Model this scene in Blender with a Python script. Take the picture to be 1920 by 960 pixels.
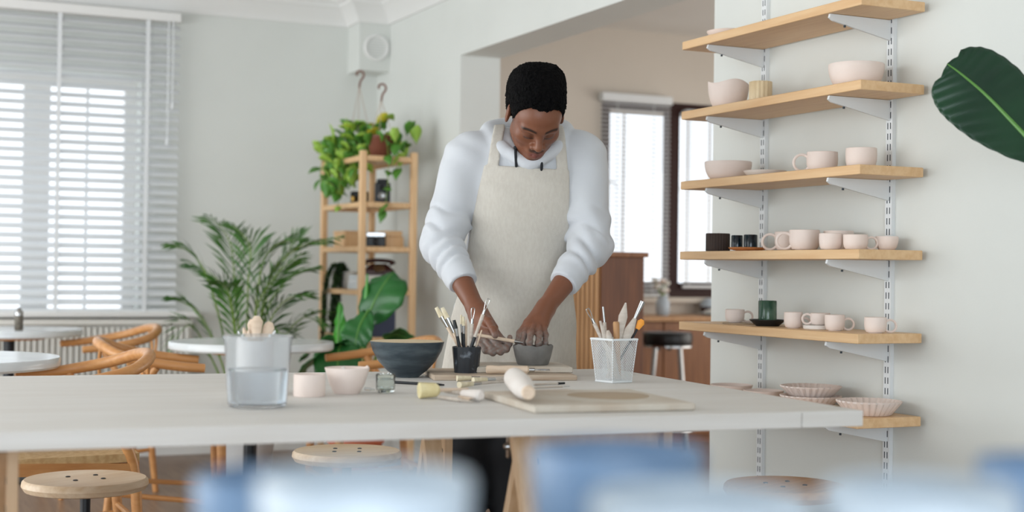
import bpy, bmesh, math, random
import numpy as np
from mathutils import Vector, Matrix
for o in list(bpy.data.objects): bpy.data.objects.remove(o, do_unlink=True)
S = bpy.context.scene
COL = S.collection
R_ = random.Random(7)
PI = math.pi

# ------------------------------------------------------------------ camera
YAW, PIT, ROL, EYE = .4373, .0109, .0133, 1.05
fw = Vector((math.sin(YAW)*math.cos(PIT), math.cos(YAW)*math.cos(PIT), math.sin(PIT)))
rt = Vector((math.cos(YAW), -math.sin(YAW), 0)); up = rt.cross(fw)
r2 = rt*math.cos(ROL)+up*math.sin(ROL); u2 = -rt*math.sin(ROL)+up*math.cos(ROL)
cd = bpy.data.cameras.new('camera'); cam = bpy.data.objects.new('camera', cd); COL.objects.link(cam)
M4 = Matrix.Identity(4)
for i in range(3): M4[i][0], M4[i][1], M4[i][2] = r2[i], u2[i], -fw[i]
M4[2][3] = EYE
cam.matrix_world = M4
cd.lens = 50; cd.sensor_width = 36; cd.clip_start = .05
cd.dof.use_dof = True; cd.dof.focus_distance = 4.2; cd.dof.aperture_fstop = 2.0
S.camera = cam
# ------------------------------------------------------------------ world, light, exposure
W = bpy.data.worlds.new('world'); S.world = W; W.use_nodes = True
bg = W.node_tree.nodes['Background']; bg.inputs[0].default_value = (.86, .93, 1, 1); bg.inputs[1].default_value = 1.12
S.view_settings.view_transform = 'Standard'; S.view_settings.look = 'None'
S.view_settings.gamma = 1; S.view_settings.use_curve_mapping = False
S.view_settings.exposure = .70
def area(name, loc, rot, sx, sy, power, col):
    l = bpy.data.lights.new(name, 'AREA'); l.shape = 'RECTANGLE'; l.size = sx; l.size_y = sy; l.energy = power; l.color = col
    o = bpy.data.objects.new(name, l); COL.objects.link(o); o.location = loc; o.rotation_euler = rot
    return o
# daylight from the tall windows along the left side of the room and behind the camera
area('daylight_left_windows', (-2.9, 4.7, 1.3), (0, -PI/2, 0), 2.4, 5.4, 92, (.965, 1, .985))
area('daylight_rear_windows', (-1.0, -2.6, 1.15), (PI/2, 0, 0), 3.6, 2.2, 78, (.8, .91, 1))
area('fill_second_room_front', (5.1, 1.9, 1.4), (PI/2, 0, 0), 3.6, 2.2, 10, (1, .97, .92))  # added fill lamp, brightens the second room from its near end
area('fill_second_room_side', (6.9, 5.6, 1.15), (0, PI/2, 0), 1.7, 3.4, 34, (1, .98, .93))  # added fill lamp before the solid annex wall, no window there

# ------------------------------------------------------------------ helpers
def setp(o, label=None, cat=None, group=None, kind=None):
    if label: o['label'] = label
    if cat: o['category'] = cat
    if group: o['group'] = group
    if kind: o['kind'] = kind
    return o
def empty(name, label, cat, loc=(0, 0, 0), rz=0, group=None):
    o = bpy.data.objects.new(name, None); COL.objects.link(o); o.empty_display_size = .1
    o.location = loc; o.rotation_euler = (0, 0, rz)
    return setp(o, label, cat, group)
def dup(root, loc=None, rz=None, label=None):
    def rec(o, par):
        c = o.copy(); COL.objects.link(c); c.parent = par
        for ch in o.children: rec(ch, c)
        return c
    r = rec(root, None)
    if loc is not None: r.location = loc
    if rz is not None: r.rotation_euler = (0, 0, rz)
    if label: r['label'] = label
    return r
class MB:
    def __init__(s): s.v = []; s.f = []
    def add(s, vs, fs):
        b = len(s.v); s.v += [tuple(p) for p in vs]; s.f += [tuple(b+i for i in f) for f in fs]; return s
    def box(s, lo, hi, m=None):
        (a, b, c), (d, e, f) = lo, hi
        vs = [Vector(p) for p in ((a,b,c),(d,b,c),(d,e,c),(a,e,c),(a,b,f),(d,b,f),(d,e,f),(a,e,f))]
        if m: vs = [m @ p for p in vs]
        return s.add(vs, [(3,2,1,0),(4,5,6,7),(0,1,5,4),(1,2,6,5),(2,3,7,6),(3,0,4,7)])
    def cbox(s, lo, hi, c=.003, m=None):
        # box with chamfered vertical and top edges
        (x0, y0, z0), (x1, y1, z1) = lo, hi
        def ring(i, z): return [(x0+i+c,y0+i,z),(x1-i-c,y0+i,z),(x1-i,y0+i+c,z),(x1-i,y1-i-c,z),(x1-i-c,y1-i,z),(x0+i+c,y1-i,z),(x0+i,y1-i-c,z),(x0+i,y0+i+c,z)]
        rs = [ring(c,z0), ring(0,z0+c), ring(0,z1-c), ring(c,z1)]
        return s.rings([[Vector(p) for p in r] for r in rs], m)
    def rings(s, rs, m=None, cap=True, closed=False):
        n = len(rs[0]); vs = [m @ Vector(p) if m else Vector(p) for r in rs for p in r]; fs = []
        k = len(rs)
        for i in range(k if closed else k-1):
            j = (i+1) % k
            for a in range(n):
                b = (a+1) % n; fs.append((i*n+a, i*n+b, j*n+b, j*n+a))
        if cap and not closed: fs.append(tuple(range(n-1, -1, -1))); fs.append(tuple((k-1)*n+a for a in range(n)))
        return s.add(vs, fs)
    def bar(s, p, q, w, d, upv=(0, 0, 1)):
        p, q = Vector(p), Vector(q); z = (q-p).normalized(); x = Vector(upv).cross(z)
        if x.length < 1e-4: x = Vector((1, 0, 0))
        x.normalize(); y = z.cross(x)
        r = lambda c: [c+x*a*w/2+y*b*d/2 for a, b in ((-1,-1),(1,-1),(1,1),(-1,1))]
        return s.rings([r(p), r(q)])
    def tube(s, path, rad, n=10, closed=False, flat=1.0):
        P = [Vector(p) for p in path]; k = len(P)
        if not hasattr(rad, '__len__'): rad = [rad]*k
        prev = None; rs = []
        for i in range(k):
            t = (P[(i+1) % k]-P[i-1]) if closed else (P[min(i+1, k-1)]-P[max(i-1, 0)])
            t.normalize()
            if prev is None:
                a = Vector((0, 0, 1)) if abs(t.z) < .7 else Vector((0, 1, 0)); prev = a
            x = prev - t*prev.dot(t); x.normalize(); prev = x; y = t.cross(x)
            rs.append([P[i]+(x*math.cos(a)*flat+y*math.sin(a))*rad[i] for a in (2*PI*j/n for j in range(n))])
        return s.rings(rs, closed=closed)
    def lathe(s, prof, n=32, c=(0, 0, 0), mod=None, m=None):
        rs = []
        for i, (r, z) in enumerate(prof):
            ring = []
            for j in range(n):
                a = 2*PI*j/n; rr, zz = (r, z) if mod is None else mod(r, z, a, i)
                ring.append(Vector((c[0]+rr*math.cos(a), c[1]+rr*math.sin(a), c[2]+zz)))
            rs.append(ring)
        return s.rings(rs, m)
    def prism(s, poly, h0, h1, m=None):
        return s.rings([[Vector((x, y, h0)) for x, y in poly], [Vector((x, y, h1)) for x, y in poly]], m)
    def build(s, name, mat, parent=None, loc=(0, 0, 0), rz=0, smooth=40, label=None, cat=None, group=None, kind=None):
        me = bpy.data.meshes.new(name); me.from_pydata(s.v, [], s.f); me.update()
        bm = bmesh.new(); bm.from_mesh(me); bmesh.ops.recalc_face_normals(bm, faces=bm.faces); bm.to_mesh(me); bm.free()
        if smooth:
            me.shade_smooth(); me.set_sharp_from_angle(angle=math.radians(smooth))
        if mat: me.materials.append(mat)
        o = bpy.data.objects.new(name, me); COL.objects.link(o); o.parent = parent; o.location = loc; o.rotation_euler = (0, 0, rz)
        return setp(o, label, cat, group, kind)
def inst(src, parent, loc, rz=0, rot=None, scale=None):
    o = src.copy(); COL.objects.link(o); o.parent = parent; o.location = loc; o.rotation_euler = rot or (0, 0, rz)
    if scale: o.scale = scale
    return o
def spline(pts, n):
    # Catmull-Rom through the points
    P = [Vector(p) for p in pts]; P = [P[0]*2-P[1]]+P+[P[-1]*2-P[-2]]; out = []
    for i in range(1, len(P)-2):
        for j in range(n):
            t = j/n; a, b, c, d = P[i-1], P[i], P[i+1], P[i+2]
            out.append(.5*((2*b)+(c-a)*t+(2*a-5*b+4*c-d)*t*t+(3*b-a-3*c+d)*t**3))
    out.append(P[-2]); return out
def lerp(a, b, t): return a+(b-a)*t

# ------------------------------------------------------------------ materials
def srgb(c): return tuple((x/255/12.92 if x/255 <= .04045 else ((x/255+.055)/1.055)**2.4) for x in c)+(1,)
def mat(name, rgb, rough=.6, rgb2=None, nscale=6, bump=0, bscale=80, metal=0, spec=.5, stretch=None, trans=0, ior=1.45, sheen=0, coat=0, detail=4, contrast=(.35, .65)):
    m = bpy.data.materials.new(name); m.use_nodes = True; nt = m.node_tree; N = nt.nodes; L = nt.links
    b = N['Principled BSDF']; b.inputs['Base Color'].default_value = srgb(rgb); b.inputs['Roughness'].default_value = rough
    b.inputs['Metallic'].default_value = metal; b.inputs['Specular IOR Level'].default_value = spec
    b.inputs['Transmission Weight'].default_value = trans; b.inputs['IOR'].default_value = ior
    b.inputs['Sheen Weight'].default_value = sheen; b.inputs['Coat Weight'].default_value = coat
    tc = N.new('ShaderNodeTexCoord'); mp = N.new('ShaderNodeMapping'); L.new(tc.outputs['Object'], mp.inputs[0])
    if stretch: mp.inputs['Scale'].default_value = stretch
    if rgb2:
        nz = N.new('ShaderNodeTexNoise'); nz.inputs['Scale'].default_value = nscale; nz.inputs['Detail'].default_value = detail
        L.new(mp.outputs[0], nz.inputs['Vector'])
        cr = N.new('ShaderNodeValToRGB'); cr.color_ramp.elements[0].position, cr.color_ramp.elements[1].position = contrast
        cr.color_ramp.elements[0].color = srgb(rgb); cr.color_ramp.elements[1].color = srgb(rgb2)
        L.new(nz.outputs['Fac'], cr.inputs[0]); L.new(cr.outputs[0], b.inputs['Base Color'])
    if bump:
        n2 = N.new('ShaderNodeTexNoise'); n2.inputs['Scale'].default_value = bscale; n2.inputs['Detail'].default_value = 3
        L.new(mp.outputs[0], n2.inputs['Vector'])
        bp = N.new('ShaderNodeBump'); bp.inputs['Strength'].default_value = bump; bp.inputs['Distance'].default_value = .01
        L.new(n2.outputs['Fac'], bp.inputs['Height']); L.new(bp.outputs[0], b.inputs['Normal'])
    return m
def vcol_mat(name, rough=.5, bump=0, bscale=200, sheen=0, spec=.5):
    m = mat(name, (128, 128, 128), rough, bump=bump, bscale=bscale, sheen=sheen, spec=spec)
    a = m.node_tree.nodes.new('ShaderNodeAttribute'); a.attribute_name = 'Col'
    m.node_tree.links.new(a.outputs['Color'], m.node_tree.nodes['Principled BSDF'].inputs['Base Color'])
    return m
def wood(name, c1, c2, axis=0, scale=5, rough=.5, bump=.08):
    st = [14, 14, 14]; st[axis] = .9
    return mat(name, c1, rough, c2, nscale=scale, stretch=st, bump=bump, bscale=scale*3, contrast=(.3, .72))
m_wall = mat('wall_paint', (221, 223, 219), .85, (216, 218, 214), nscale=1.5, bump=.03, bscale=150)
m_wall2 = mat('wall_paint_warm', (212, 203, 192), .85, (206, 197, 186), nscale=1.5, bump=.03, bscale=150)
m_ceil = mat('ceiling_paint', (226, 224, 220), .9, (222, 220, 216), nscale=2)
m_trim = mat('trim_white', (232, 231, 229), .5)
m_floor = wood('floor_boards', (150, 122, 100), (118, 92, 74), 1, 3, .35)
m_shelf = wood('shelf_wood', (230, 194, 150), (216, 174, 128), 1, 4, .45)
m_bamboo = wood('bamboo', (230, 194, 150), (216, 172, 124), 2, 5, .45)
m_chair = wood('chair_oak', (206, 152, 98), (188, 130, 78), 1, 4, .35)
m_stoolw = wood('stool_ash', (228, 206, 178), (210, 180, 146), 0, 4, .4)
m_table = wood('whitewashed_top', (220, 218, 215), (210, 206, 201), 0, 3, .55)
m_pine = wood('trestle_pine', (220, 190, 156), (204, 170, 132), 2, 4, .55)
m_tool = wood('tool_wood', (226, 205, 184), (208, 184, 160), 0, 8, .55)
m_toolg = wood('tool_wood_clayed', (205, 196, 186), (184, 170, 158), 0, 8, .6)
m_walnut = wood('walnut', (122, 74, 42), (90, 52, 28), 2, 4, .4)
m_cabw = wood('cabinet_wood', (150, 100, 62), (118, 74, 44), 2, 4, .4)
m_slatw = wood('slat_wood', (196, 152, 108), (176, 130, 88), 2, 4, .45)
m_white = mat('white_metal', (228, 231, 233), .4)
m_slat = mat('blind_slat', (226, 228, 230), .45)
m_black = mat('black_metal', (22, 26, 32), .4)
m_slot = mat('hole_shade_and_screw', (52, 60, 68), .7)  # dark tone for shade inside slots and peg holes; also the screws
m_chrome = mat('chrome', (176, 176, 176), .22, metal=1)
m_blush = mat('blush_bisque', (236, 221, 213), .7, (230, 213, 204), nscale=12, bump=.03, bscale=120)
m_blushw = mat('pale_bisque', (236, 230, 225), .7, (228, 219, 213), nscale=12)
m_cream = mat('cream_glaze', (224, 204, 168), .35, (208, 184, 146), nscale=20)
m_brownp = mat('brown_ribbed_clay', (62, 48, 42), .7, (52, 40, 36), nscale=14)
m_teal = mat('teal_black_glaze', (14, 26, 34), .15, (30, 54, 62), nscale=18, contrast=(.45, .8))
m_green = mat('green_glaze', (44, 74, 58), .15, (104, 128, 104), nscale=22, stretch=(1, 1, .5), contrast=(.4, .75))
m_terra = mat('terracotta', (214, 146, 92), .7)
m_pot = mat('terracotta_red', (196, 104, 72), .75)
m_darkpl = mat('black_stoneware', (30, 30, 32), .5)
m_navy = mat('navy_glaze', (50, 60, 68), .34, (98, 110, 116), nscale=9, stretch=(1, 1, 5), contrast=(.42, .85), bump=.1, bscale=30)
m_raw = mat('raw_cream_inside', (214, 194, 160), .6)
m_clay = mat('wet_grey_clay', (104, 102, 100), .6, (124, 122, 119), nscale=18, bump=.25, bscale=40)
m_dcup = mat('dark_speckled_cup', (46, 50, 56), .3, (150, 160, 172), nscale=30, contrast=(.58, .78))
m_plaster = mat('plaster_board', (206, 199, 188), .8, (190, 176, 160), nscale=9, bump=.1, bscale=40)
m_boardw = wood('ware_board', (205, 190, 172), (172, 148, 126), 0, 6, .7)
m_stain = mat('wet_stain', (176, 156, 132), .6)
m_sponge = mat('yellow_sponge', (238, 226, 182), .9, (228, 212, 160), nscale=30, bump=.5, bscale=120)
m_bristle = mat('bristle', (230, 220, 196), .8, (208, 194, 162), nscale=60)
m_orange = mat('orange_silicone', (240, 158, 60), .5)
m_plast = mat('clear_plastic', (240, 243, 246), .12, trans=.9, ior=1.15, spec=.5)
m_water = mat('water', (240, 246, 250), .02, trans=1, ior=1.2)
m_glass = mat('jar_glass', (246, 250, 246), .03, trans=1, ior=1.3)
m_fabric = mat('white_fleece', (203, 206, 211), .9, (198, 201, 207), nscale=5, bump=.06, bscale=350, sheen=.15)
m_linen = mat('linen', (201, 196, 187), .9, (195, 189, 180), nscale=130, stretch=(1, 1, .4), bump=.12, bscale=420, detail=6)
m_trouser = mat('black_denim', (18, 20, 25), .85)
m_hair = mat('black_hair', (5, 5, 6), .95, (10, 9, 9), nscale=120, bump=.5, bscale=260, spec=.15)
m_cord = mat('black_cord', (14, 17, 24), .7)
m_skin = vcol_mat('skin', .42, bump=.05, bscale=300)
m_leaf = mat('leaf_green', (68, 122, 44), .4, (104, 156, 56), nscale=7, spec=.5)
m_leafy = mat('leaf_lime', (140, 182, 66), .4, (172, 198, 84), nscale=9)
m_leafyy = mat('leaf_yellow', (196, 186, 52), .45)
m_palm = mat('palm_green', (44, 90, 34), .4, (78, 122, 50), nscale=5)
m_stem = mat('palm_stem', (132, 158, 62), .45, (96, 132, 52), nscale=8)
m_ban = mat('banana_green', (26, 82, 38), .32, (46, 110, 50), nscale=3, stretch=(1, 1, 1), bump=.1, bscale=14)
m_dark = mat('dark_leaf', (16, 46, 32), .34, (28, 66, 42), nscale=4, bump=.1, bscale=14)
m_banl = mat('banana_light', (58, 138, 44), .35, (78, 156, 56), nscale=5)
m_rib = mat('leaf_midrib', (92, 142, 66), .4)
m_trail = mat('trailing_dark', (40, 68, 38), .55, (62, 90, 50), nscale=20)
m_camb = mat('camera_black', (20, 21, 23), .35)
m_brass = mat('brass', (214, 170, 92), .3, metal=1)
m_phone = mat('bakelite_brown', (62, 34, 30), .25)
m_paper = mat('paper_white', (228, 226, 220), .7)
m_marble = mat('pale_tabletop', (224, 228, 230), .18, (212, 218, 222), nscale=6)
m_cordw = mat('seat_cord', (208, 178, 132), .8, (186, 152, 106), nscale=50)
m_brownf = mat('brown_window_frame', (52, 26, 22), .5, spec=.25)
m_leather = mat('black_vinyl', (18, 18, 20), .35)
m_bluec = mat('blue_glaze', (112, 138, 168), .4, (104, 130, 162), nscale=6)
m_whitec = mat('white_glaze', (184, 196, 207), .35)
m_hook = mat('brown_plastic', (116, 66, 48), .5)
m_wire = mat('hanger_string', (190, 170, 156), .7)
m_rad = mat('radiator_enamel', (226, 224, 218), .4)

# ------------------------------------------------------------------ room shell
XW, YB, ZC = 2.84, 8.0, 2.62       # inner faces of right wall and back wall, ceiling height
TW = .223
def struct(name, mb, m, parent=None, smooth=0):
    return mb.build(name, m, parent, smooth=smooth, kind=None if parent else 'structure')
struct('floor', MB().box((-3, -2.7, -.1), (7.2, 8.3, 0)), m_floor)
struct('ceiling', MB().box((-3, -2.7, ZC), (7.2, 8.3, ZC+.1)), m_ceil)
# back wall of the main room with the window opening
wx0, wx1, wz0, wz1 = -1.3, 1.46, .79, 2.10
b = MB(); b.box((-3, YB, 0), (wx0, YB+.3, ZC)).box((wx1, YB, 0), (XW+TW/2, YB+.3, ZC)).box((wx0, YB, 0), (wx1, YB+.3, wz0)).box((wx0, YB, wz1), (wx1, YB+.3, ZC))
struct('wall_back', b, m_wall)
# right wall: left pier, header over the wide opening, shelf wall
oy0, oy1, zh = 4.365, 6.728, 2.158
b = MB(); b.box((XW, oy1, 0), (XW+TW, YB, ZC)).box((XW, oy0, zh), (XW+TW, oy1, ZC)).box((XW, -2.7, 0), (XW+TW, oy0, ZC))
struct('wall_right', b, m_wall)
# second room
v0, v1, vz0, vz1 = 4.36, 5.9, .93, 2.17
b = MB(); b.box((XW+TW/2, YB, 0), (v0, YB+.3, ZC)).box((v1, YB, 0), (7.2, YB+.3, ZC)).box((v0, YB, 0), (v1, YB+.3, vz0)).box((v0, YB, vz1), (v1, YB+.3, ZC))
struct('wall_annex_back', b, m_wall2)
struct('wall_annex_right', MB().box((7.0, 2, 0), (7.2, YB, ZC)), m_wall2)
# unseen walls added to block light grazing the right wall; other stretches open
struct('wall_front_blocker', MB().box((.9, -2.8, 0), (XW+TW, -2.7, ZC)).box((-3.1, -2.8, 2.35), (.9, -2.7, ZC)), m_wall)
struct('wall_left_blocker', MB().box((-3.1, -2.7, 0), (-3.0, 1.4, ZC)).box((-3.1, 1.4, 2.45), (-3.0, YB, ZC)), m_wall)
# cornices: stepped cove profile (d from wall, z)
prof = [(0, ZC-.145), (.014, ZC-.145), (.018, ZC-.125), (.032, ZC-.105), (.055, ZC-.065), (.082, ZC-.045), (.088, ZC-.028), (.105, ZC-.022), (.112, ZC), (0, ZC)]
def cornice(name, pts, sides):
    # extrude the profile along a polyline on plan; sides = inward normals at each vertex (mitred)
    rs = [[Vector((p[0]+n[0]*d, p[1]+n[1]*d, z)) for d, z in prof] for p, n in zip(pts, sides)]
    struct(name, MB().rings(rs), m_trim, smooth=30)
bx0, by0 = 2.655, 7.79
cornice('trim_1', [(-3, YB), (bx0, YB), (bx0, by0), (XW, by0)], [(0, -1), (-1, -1), (-1, -1), (-1, -1)])
cornice('trim_2', [(XW, by0), (XW, -2.7)], [(-1, -1), (-1, 0)])
# boxed duct in the corner
struct('trim_3', MB().box((bx0, by0, 2.2), (XW, YB, ZC-.13)), m_wall)
vt = empty('round_vent', 'round white louvred vent on the boxed duct in the corner', 'vent', (2.755, by0, 2.335))
mx = Matrix.Rotation(PI/2, 4, 'X')
MB().lathe([(.076, 0), (.076, .012), (.070, .016), (.060, .014), (.058, .004), (.058, 0)], 32, m=mx).build('ring', m_trim, vt)
MB().lathe([(.058, .001), (.058, .003)], 32, m=mx).build('backing', m_wall, vt)
for i in range(7):
    z = -.045+i*.015; w = math.sqrt(.056**2-z*z)
    MB().box((-w, -.011, z-.002), (w, -.003, z+.004)).build('louvre', m_trim, vt, smooth=0)
# baseboards
struct('baseboard_back', MB().cbox((-3, YB-.016, 0), (XW, YB, .09)), m_trim)
struct('baseboard_right', MB().cbox((XW-.016, -2.7, 0), (XW, oy0, .09)).cbox((XW-.016, oy1, 0), (XW, YB-.02, .09)), m_trim)

# window 1: white frame, mullion, panes
def glass_mat():
    m = bpy.data.materials.new('window_glass'); m.use_nodes = True; nt = m.node_tree; nt.nodes.clear()
    o = nt.nodes.new('ShaderNodeOutputMaterial'); mx = nt.nodes.new('ShaderNodeMixShader'); t = nt.nodes.new('ShaderNodeBsdfTransparent'); g = nt.nodes.new('ShaderNodeBsdfGlossy')
    g.inputs['Roughness'].default_value = .02; mx.inputs[0].default_value = .06
    nt.links.new(t.outputs[0], mx.inputs[1]); nt.links.new(g.outputs[0], mx.inputs[2]); nt.links.new(mx.outputs[0], o.inputs[0]); return m
m_pane = glass_mat()
def window(name, x0, x1, z0, z1, y, mull, m, fwid=.06, thin=()):
    b = MB(); b.box((x0, y, z0), (x0+fwid, y+.07, z1)).box((x1-fwid, y, z0), (x1, y+.07, z1)).box((x0+fwid, y, z0), (x1-fwid, y+.07, z0+fwid)).box((x0+fwid, y, z1-fwid), (x1-fwid, y+.07, z1))
    w = struct(name, b, m)
    xs = [x0+fwid]
    for a, c in mull:
        struct('mullion', MB().box((a, y, z0+fwid), (c, y+.07, z1-fwid)), m, w); xs += [a, c]
    xs.append(x1-fwid)
    for i in range(0, len(xs), 2):
        struct('pane', MB().box((xs[i], y+.03, z0+fwid), (xs[i+1], y+.036, z1-fwid)), m_pane, w)
    for x in thin: struct('glazing_bar', MB().box((x-.006, y+.01, z0+fwid), (x+.006, y+.06, z1-fwid)), m, w)
    return w
window('window_1', wx0, wx1, wz0-.045, wz1, YB+.15, [(-.35, -.2), (.86, 1.0)], m_trim, thin=(1.2,))
struct('window_sill', MB().cbox((wx0-.1, YB-.14, .775), (1.78, YB+.15, .805), .005), m_trim)

# ------------------------------------------------------------------ venetian blinds
def blind(name, label, x0, x1, zt, zb, y, pitch, sw, tilt, tapes, headm, wand=None, cords=()):
    e = empty(name, label, 'window blind', ((x0+x1)/2, y, zb)); hw = (x1-x0)/2; H = zt-zb
    MB().cbox((-hw, -.032, H-.055), (hw, .03, H), .004).build('head_rail', headm, e)
    MB().cbox((-hw, -sw*.45, 0), (hw, sw*.45, .02), .004).build('bottom_rail', m_slat, e)
    b = MB(); n = 5; rs = []
    for th in (0, .0022):
        rs.append([(-sw/2+sw*i/n, .003*(1-(2*i/n-1)**2)+th) for i in range(n+1)])
    loop = rs[0]+rs[1][::-1]
    b.rings([[Vector((x, p[0]*math.cos(tilt)-p[1]*math.sin(tilt), p[0]*math.sin(tilt)+p[1]*math.cos(tilt))) for p in loop] for x in (-hw+.004, hw-.004)])
    s0 = b.build('slat', m_slat, e, (0, 0, .02+pitch*.7))
    k = 1
    while .02+pitch*(.7+k) < H-.06:
        inst(s0, e, (0, 0, .02+pitch*(.7+k))); k += 1
    for x in tapes:
        tw = .011 if sw > .03 else .002
        MB().box((x-tw-(x0+x1)/2, -sw*.5-.003, .0), (x+tw-(x0+x1)/2, -sw*.5-.001, H-.05)).build('ladder_tape', m_slat, e, smooth=0)
    for x, zl in cords:
        c = MB().tube([(x-(x0+x1)/2, -.036, H-.05), (x-(x0+x1)/2, -.036, zl)], .0035, 6).build('cord', m_slat, e)
        MB().lathe([(.003, .04), (.008, .03), (.009, .004), (.004, 0)], 10, (x-(x0+x1)/2, -.036, zl-.03)).build('tassel', m_slat, c)
    return e
blind('venetian_blind', 'wide white slatted blind on the window above the radiator', -1.5, 1.655, 2.455, .80, YB-.075, .0505, .05, math.radians(36), (-.9, -.2, .45, 1.01, 1.475), m_trim, cords=((1.585, .95), (1.61, 1.15)))
window('window_2', v0, v1, vz0, vz1, YB-.002, [(4.86, 4.945)], m_brownf, .06)
struct('window_sill.001', MB().cbox((v0-.05, YB-.06, vz0-.07), (v1+.05, YB+.1, vz0-.035), .004), m_wall2)
struct('trim_4', MB().box((v0, YB-.012, vz0-.035), (v1, YB+.1, vz0)), m_brownf)
blind('narrow_blind', 'thin-slatted blind left of the brown mullion', 4.33, 4.85, 2.2, .90, YB-.036, .027, .024, math.radians(24), (4.45, 4.72), m_white)
blind('narrow_blind', 'thin-slatted blind right of the brown mullion', 4.955, 5.75, 2.125, .955, YB-.036, .027, .024, math.radians(24), (5.0, 5.6), m_white)
gr = empty('window_grille', 'pale metal security grille with diamond motif outside the brown-framed window', 'grille', (4.4, YB+.3045, .95))
for x in (.12, .3, .62, .8, .98, 1.2): MB().box((x-.006, 0, 0), (x+.006, .012, 1.2)).build('upright', m_wall2, gr, smooth=0)
for x in (.21, .71):
    MB().tube([(x, 0, .72), (x+.07, 0, .63), (x, 0, .54), (x-.07, 0, .63)], .007, 6, closed=True).build('diamond', m_wall2, gr, smooth=0)
for z in (.02, 1.18): MB().box((-.14, -.004, z-.01), (1.6, .016, z+.01)).build('rail', m_wall2, gr, smooth=0)

# ------------------------------------------------------------------ radiator under the window
rd = empty('radiator', 'white ribbed panel radiator under the wide window', 'radiator', (0, YB-.1, .12))
MB().cbox((-1.4, -.0, 0), (1.74, .075, .645), .006).build('body', m_rad, rd)
MB().cbox((-1.4, -.03, .61), (1.74, .0, .645), .006).build('top_grille', m_rad, rd)
f0 = MB().cbox((-.009, -.022, .03), (.009, .0, .60), .004).build('rib', m_rad, rd, (-1.38, 0, 0))
for i in range(1, 101): inst(f0, rd, (-1.38+i*.0309, 0, 0))

# ------------------------------------------------------------------ wall shelving
ZS = [1.848, 1.6075, 1.367, 1.1265, .886, .6455]
SY0, SY1, SX0 = 3.23, 4.1855, 2.593
RY = (4.0367, 3.3848)
for i, (y, lb) in enumerate(zip(RY, ('white slotted wall upright nearer the wide doorway', 'white slotted wall upright nearer the big dark leaf'))):
    rl = empty('shelf_upright', lb, 'shelf upright', (XW, y, 0), group='slotted uprights of the wall shelving')
    MB().box((-.014, -.0125, .2), (-.0125, .0125, 2.3)).box((-.014, -.0145, .2), (0, -.0125, 2.3)).box((-.014, .0125, .2), (0, .0145, 2.3)).build('channel', m_white, rl, smooth=0)
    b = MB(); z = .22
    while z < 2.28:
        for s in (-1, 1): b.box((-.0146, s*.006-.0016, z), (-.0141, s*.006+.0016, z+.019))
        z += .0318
    b.build('slot_shade', m_slot, rl, smooth=0, kind='stuff')  # dark bars on the rail face paint the shade inside the slots
names = ['topmost pale wood wall shelf', 'second highest pale wood wall shelf, holding the wavy bowl', 'pale wood wall shelf holding the mug and cup at one end', 'pale wood wall shelf with the dark ribbed pot', 'pale wood wall shelf with the green tumbler', 'lowest pale wood wall shelf with fluted dishes']
for k, z in enumerate(ZS):
    MB().cbox((SX0, SY0, z-.028), (XW-.016, SY1, z), .0015).build('wall_shelf', m_shelf, smooth=30, label=names[k], cat='shelf', group='wall shelves')
    for y, nm in zip(RY, ('upright nearer the doorway', 'upright nearer the dark leaf')):
        br = empty('shelf_bracket', 'white tapered bracket on the '+nm+' under the '+('topmost', 'second', 'third', 'fourth', 'fifth', 'lowest')[k]+' shelf', 'bracket', (XW-.0135, y, z-.0283), group='shelf brackets')
        MB().rings([[(0, s, -.001), (-.225, s, -.001), (-.228, s, -.012), (-.215, s, -.02), (0, s, -.062)] for s in (-.0045, .0045)]).build('arm', m_white, br, smooth=0)
        MB().lathe([(.0035, -.0), (.0035, -.006)], 8, (-.17, 0, -.03)).build('screw', m_slot, br)

# vessels -----------------------------------------------------------
def bowl_p(r, h, foot=.5, t=.005, e=2.0):
    o = [(r*foot*.98, 0)]+[(r*(foot+(1-foot)*math.sin(a)**(2/e)), h*(1-math.cos(a))) for a in (PI/2*i/9 for i in range(1, 10))]
    i_ = [(max(x-t, .001), max(z, t)) for x, z in o[::-1]]
    return o+[(r-t*.3, h+t*.4)]+i_[:-1]+[(r*foot*.5, t), (.001, t)]
def cup_p(r, h, foot=.62, t=.004):
    o = [(r*foot, 0), (r*foot, .003), (r*.8, h*.06), (r*.92, h*.2), (r*.985, h*.42), (r, h*.7), (r*.985, h)]
    return o+[(r*.985-t*.5, h+.001), (r*.985-t, h)]+[(max(x-t, .002), max(z, .006)) for x, z in o[-2:1:-1]]+[(.001, .006)]
def tum_p(r, h, taper=1.0, t=.004):
    return [(r*taper*.97, 0), (r*taper, .004), (r, h-.002), (r-t*.4, h), (r-t, h-.002), (r*taper-t, .008), (.001, .008)]
def plate_p(r, h, t=.005):
    return [(r*.6, 0), (r*.62, .002), (r*.9, h*.5), (r, h), (r-.004, h+.001), (r*.85, h*.5+t*.6), (.6*r, t*.9), (.001, t*.9)]
RV = (math.cos(YAW), -math.sin(YAW))
def vessel(name, label, cat, loc, p, m, handle=None, mod=None, n=36, group=None, hr=None):
    o = MB().lathe(p, n, mod=mod).build(name, m, None, loc, label=label, cat=cat, group=group)
    if handle is not None:
        sgn, r, h = handle; hz, hh, hw = h*.5, h*(hr or .42), h*(hr or .42)
        ring = [(sgn*(r*.93+hw*.72+hw*math.cos(a))*RV[0], sgn*(r*.93+hw*.72+hw*math.cos(a))*RV[1], hz+hh*math.sin(a)) for a in (2*PI*i/24 for i in range(24))]
        MB().tube(ring, .0036+.0008*(h > .05), 8, closed=True).build('handle', m, o)
    return o
G = 'bisque pottery on the wall shelves'
def flute(nr, amp): return lambda r, z, a, i: (r*(1+amp*math.cos(nr*a)), z)
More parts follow.
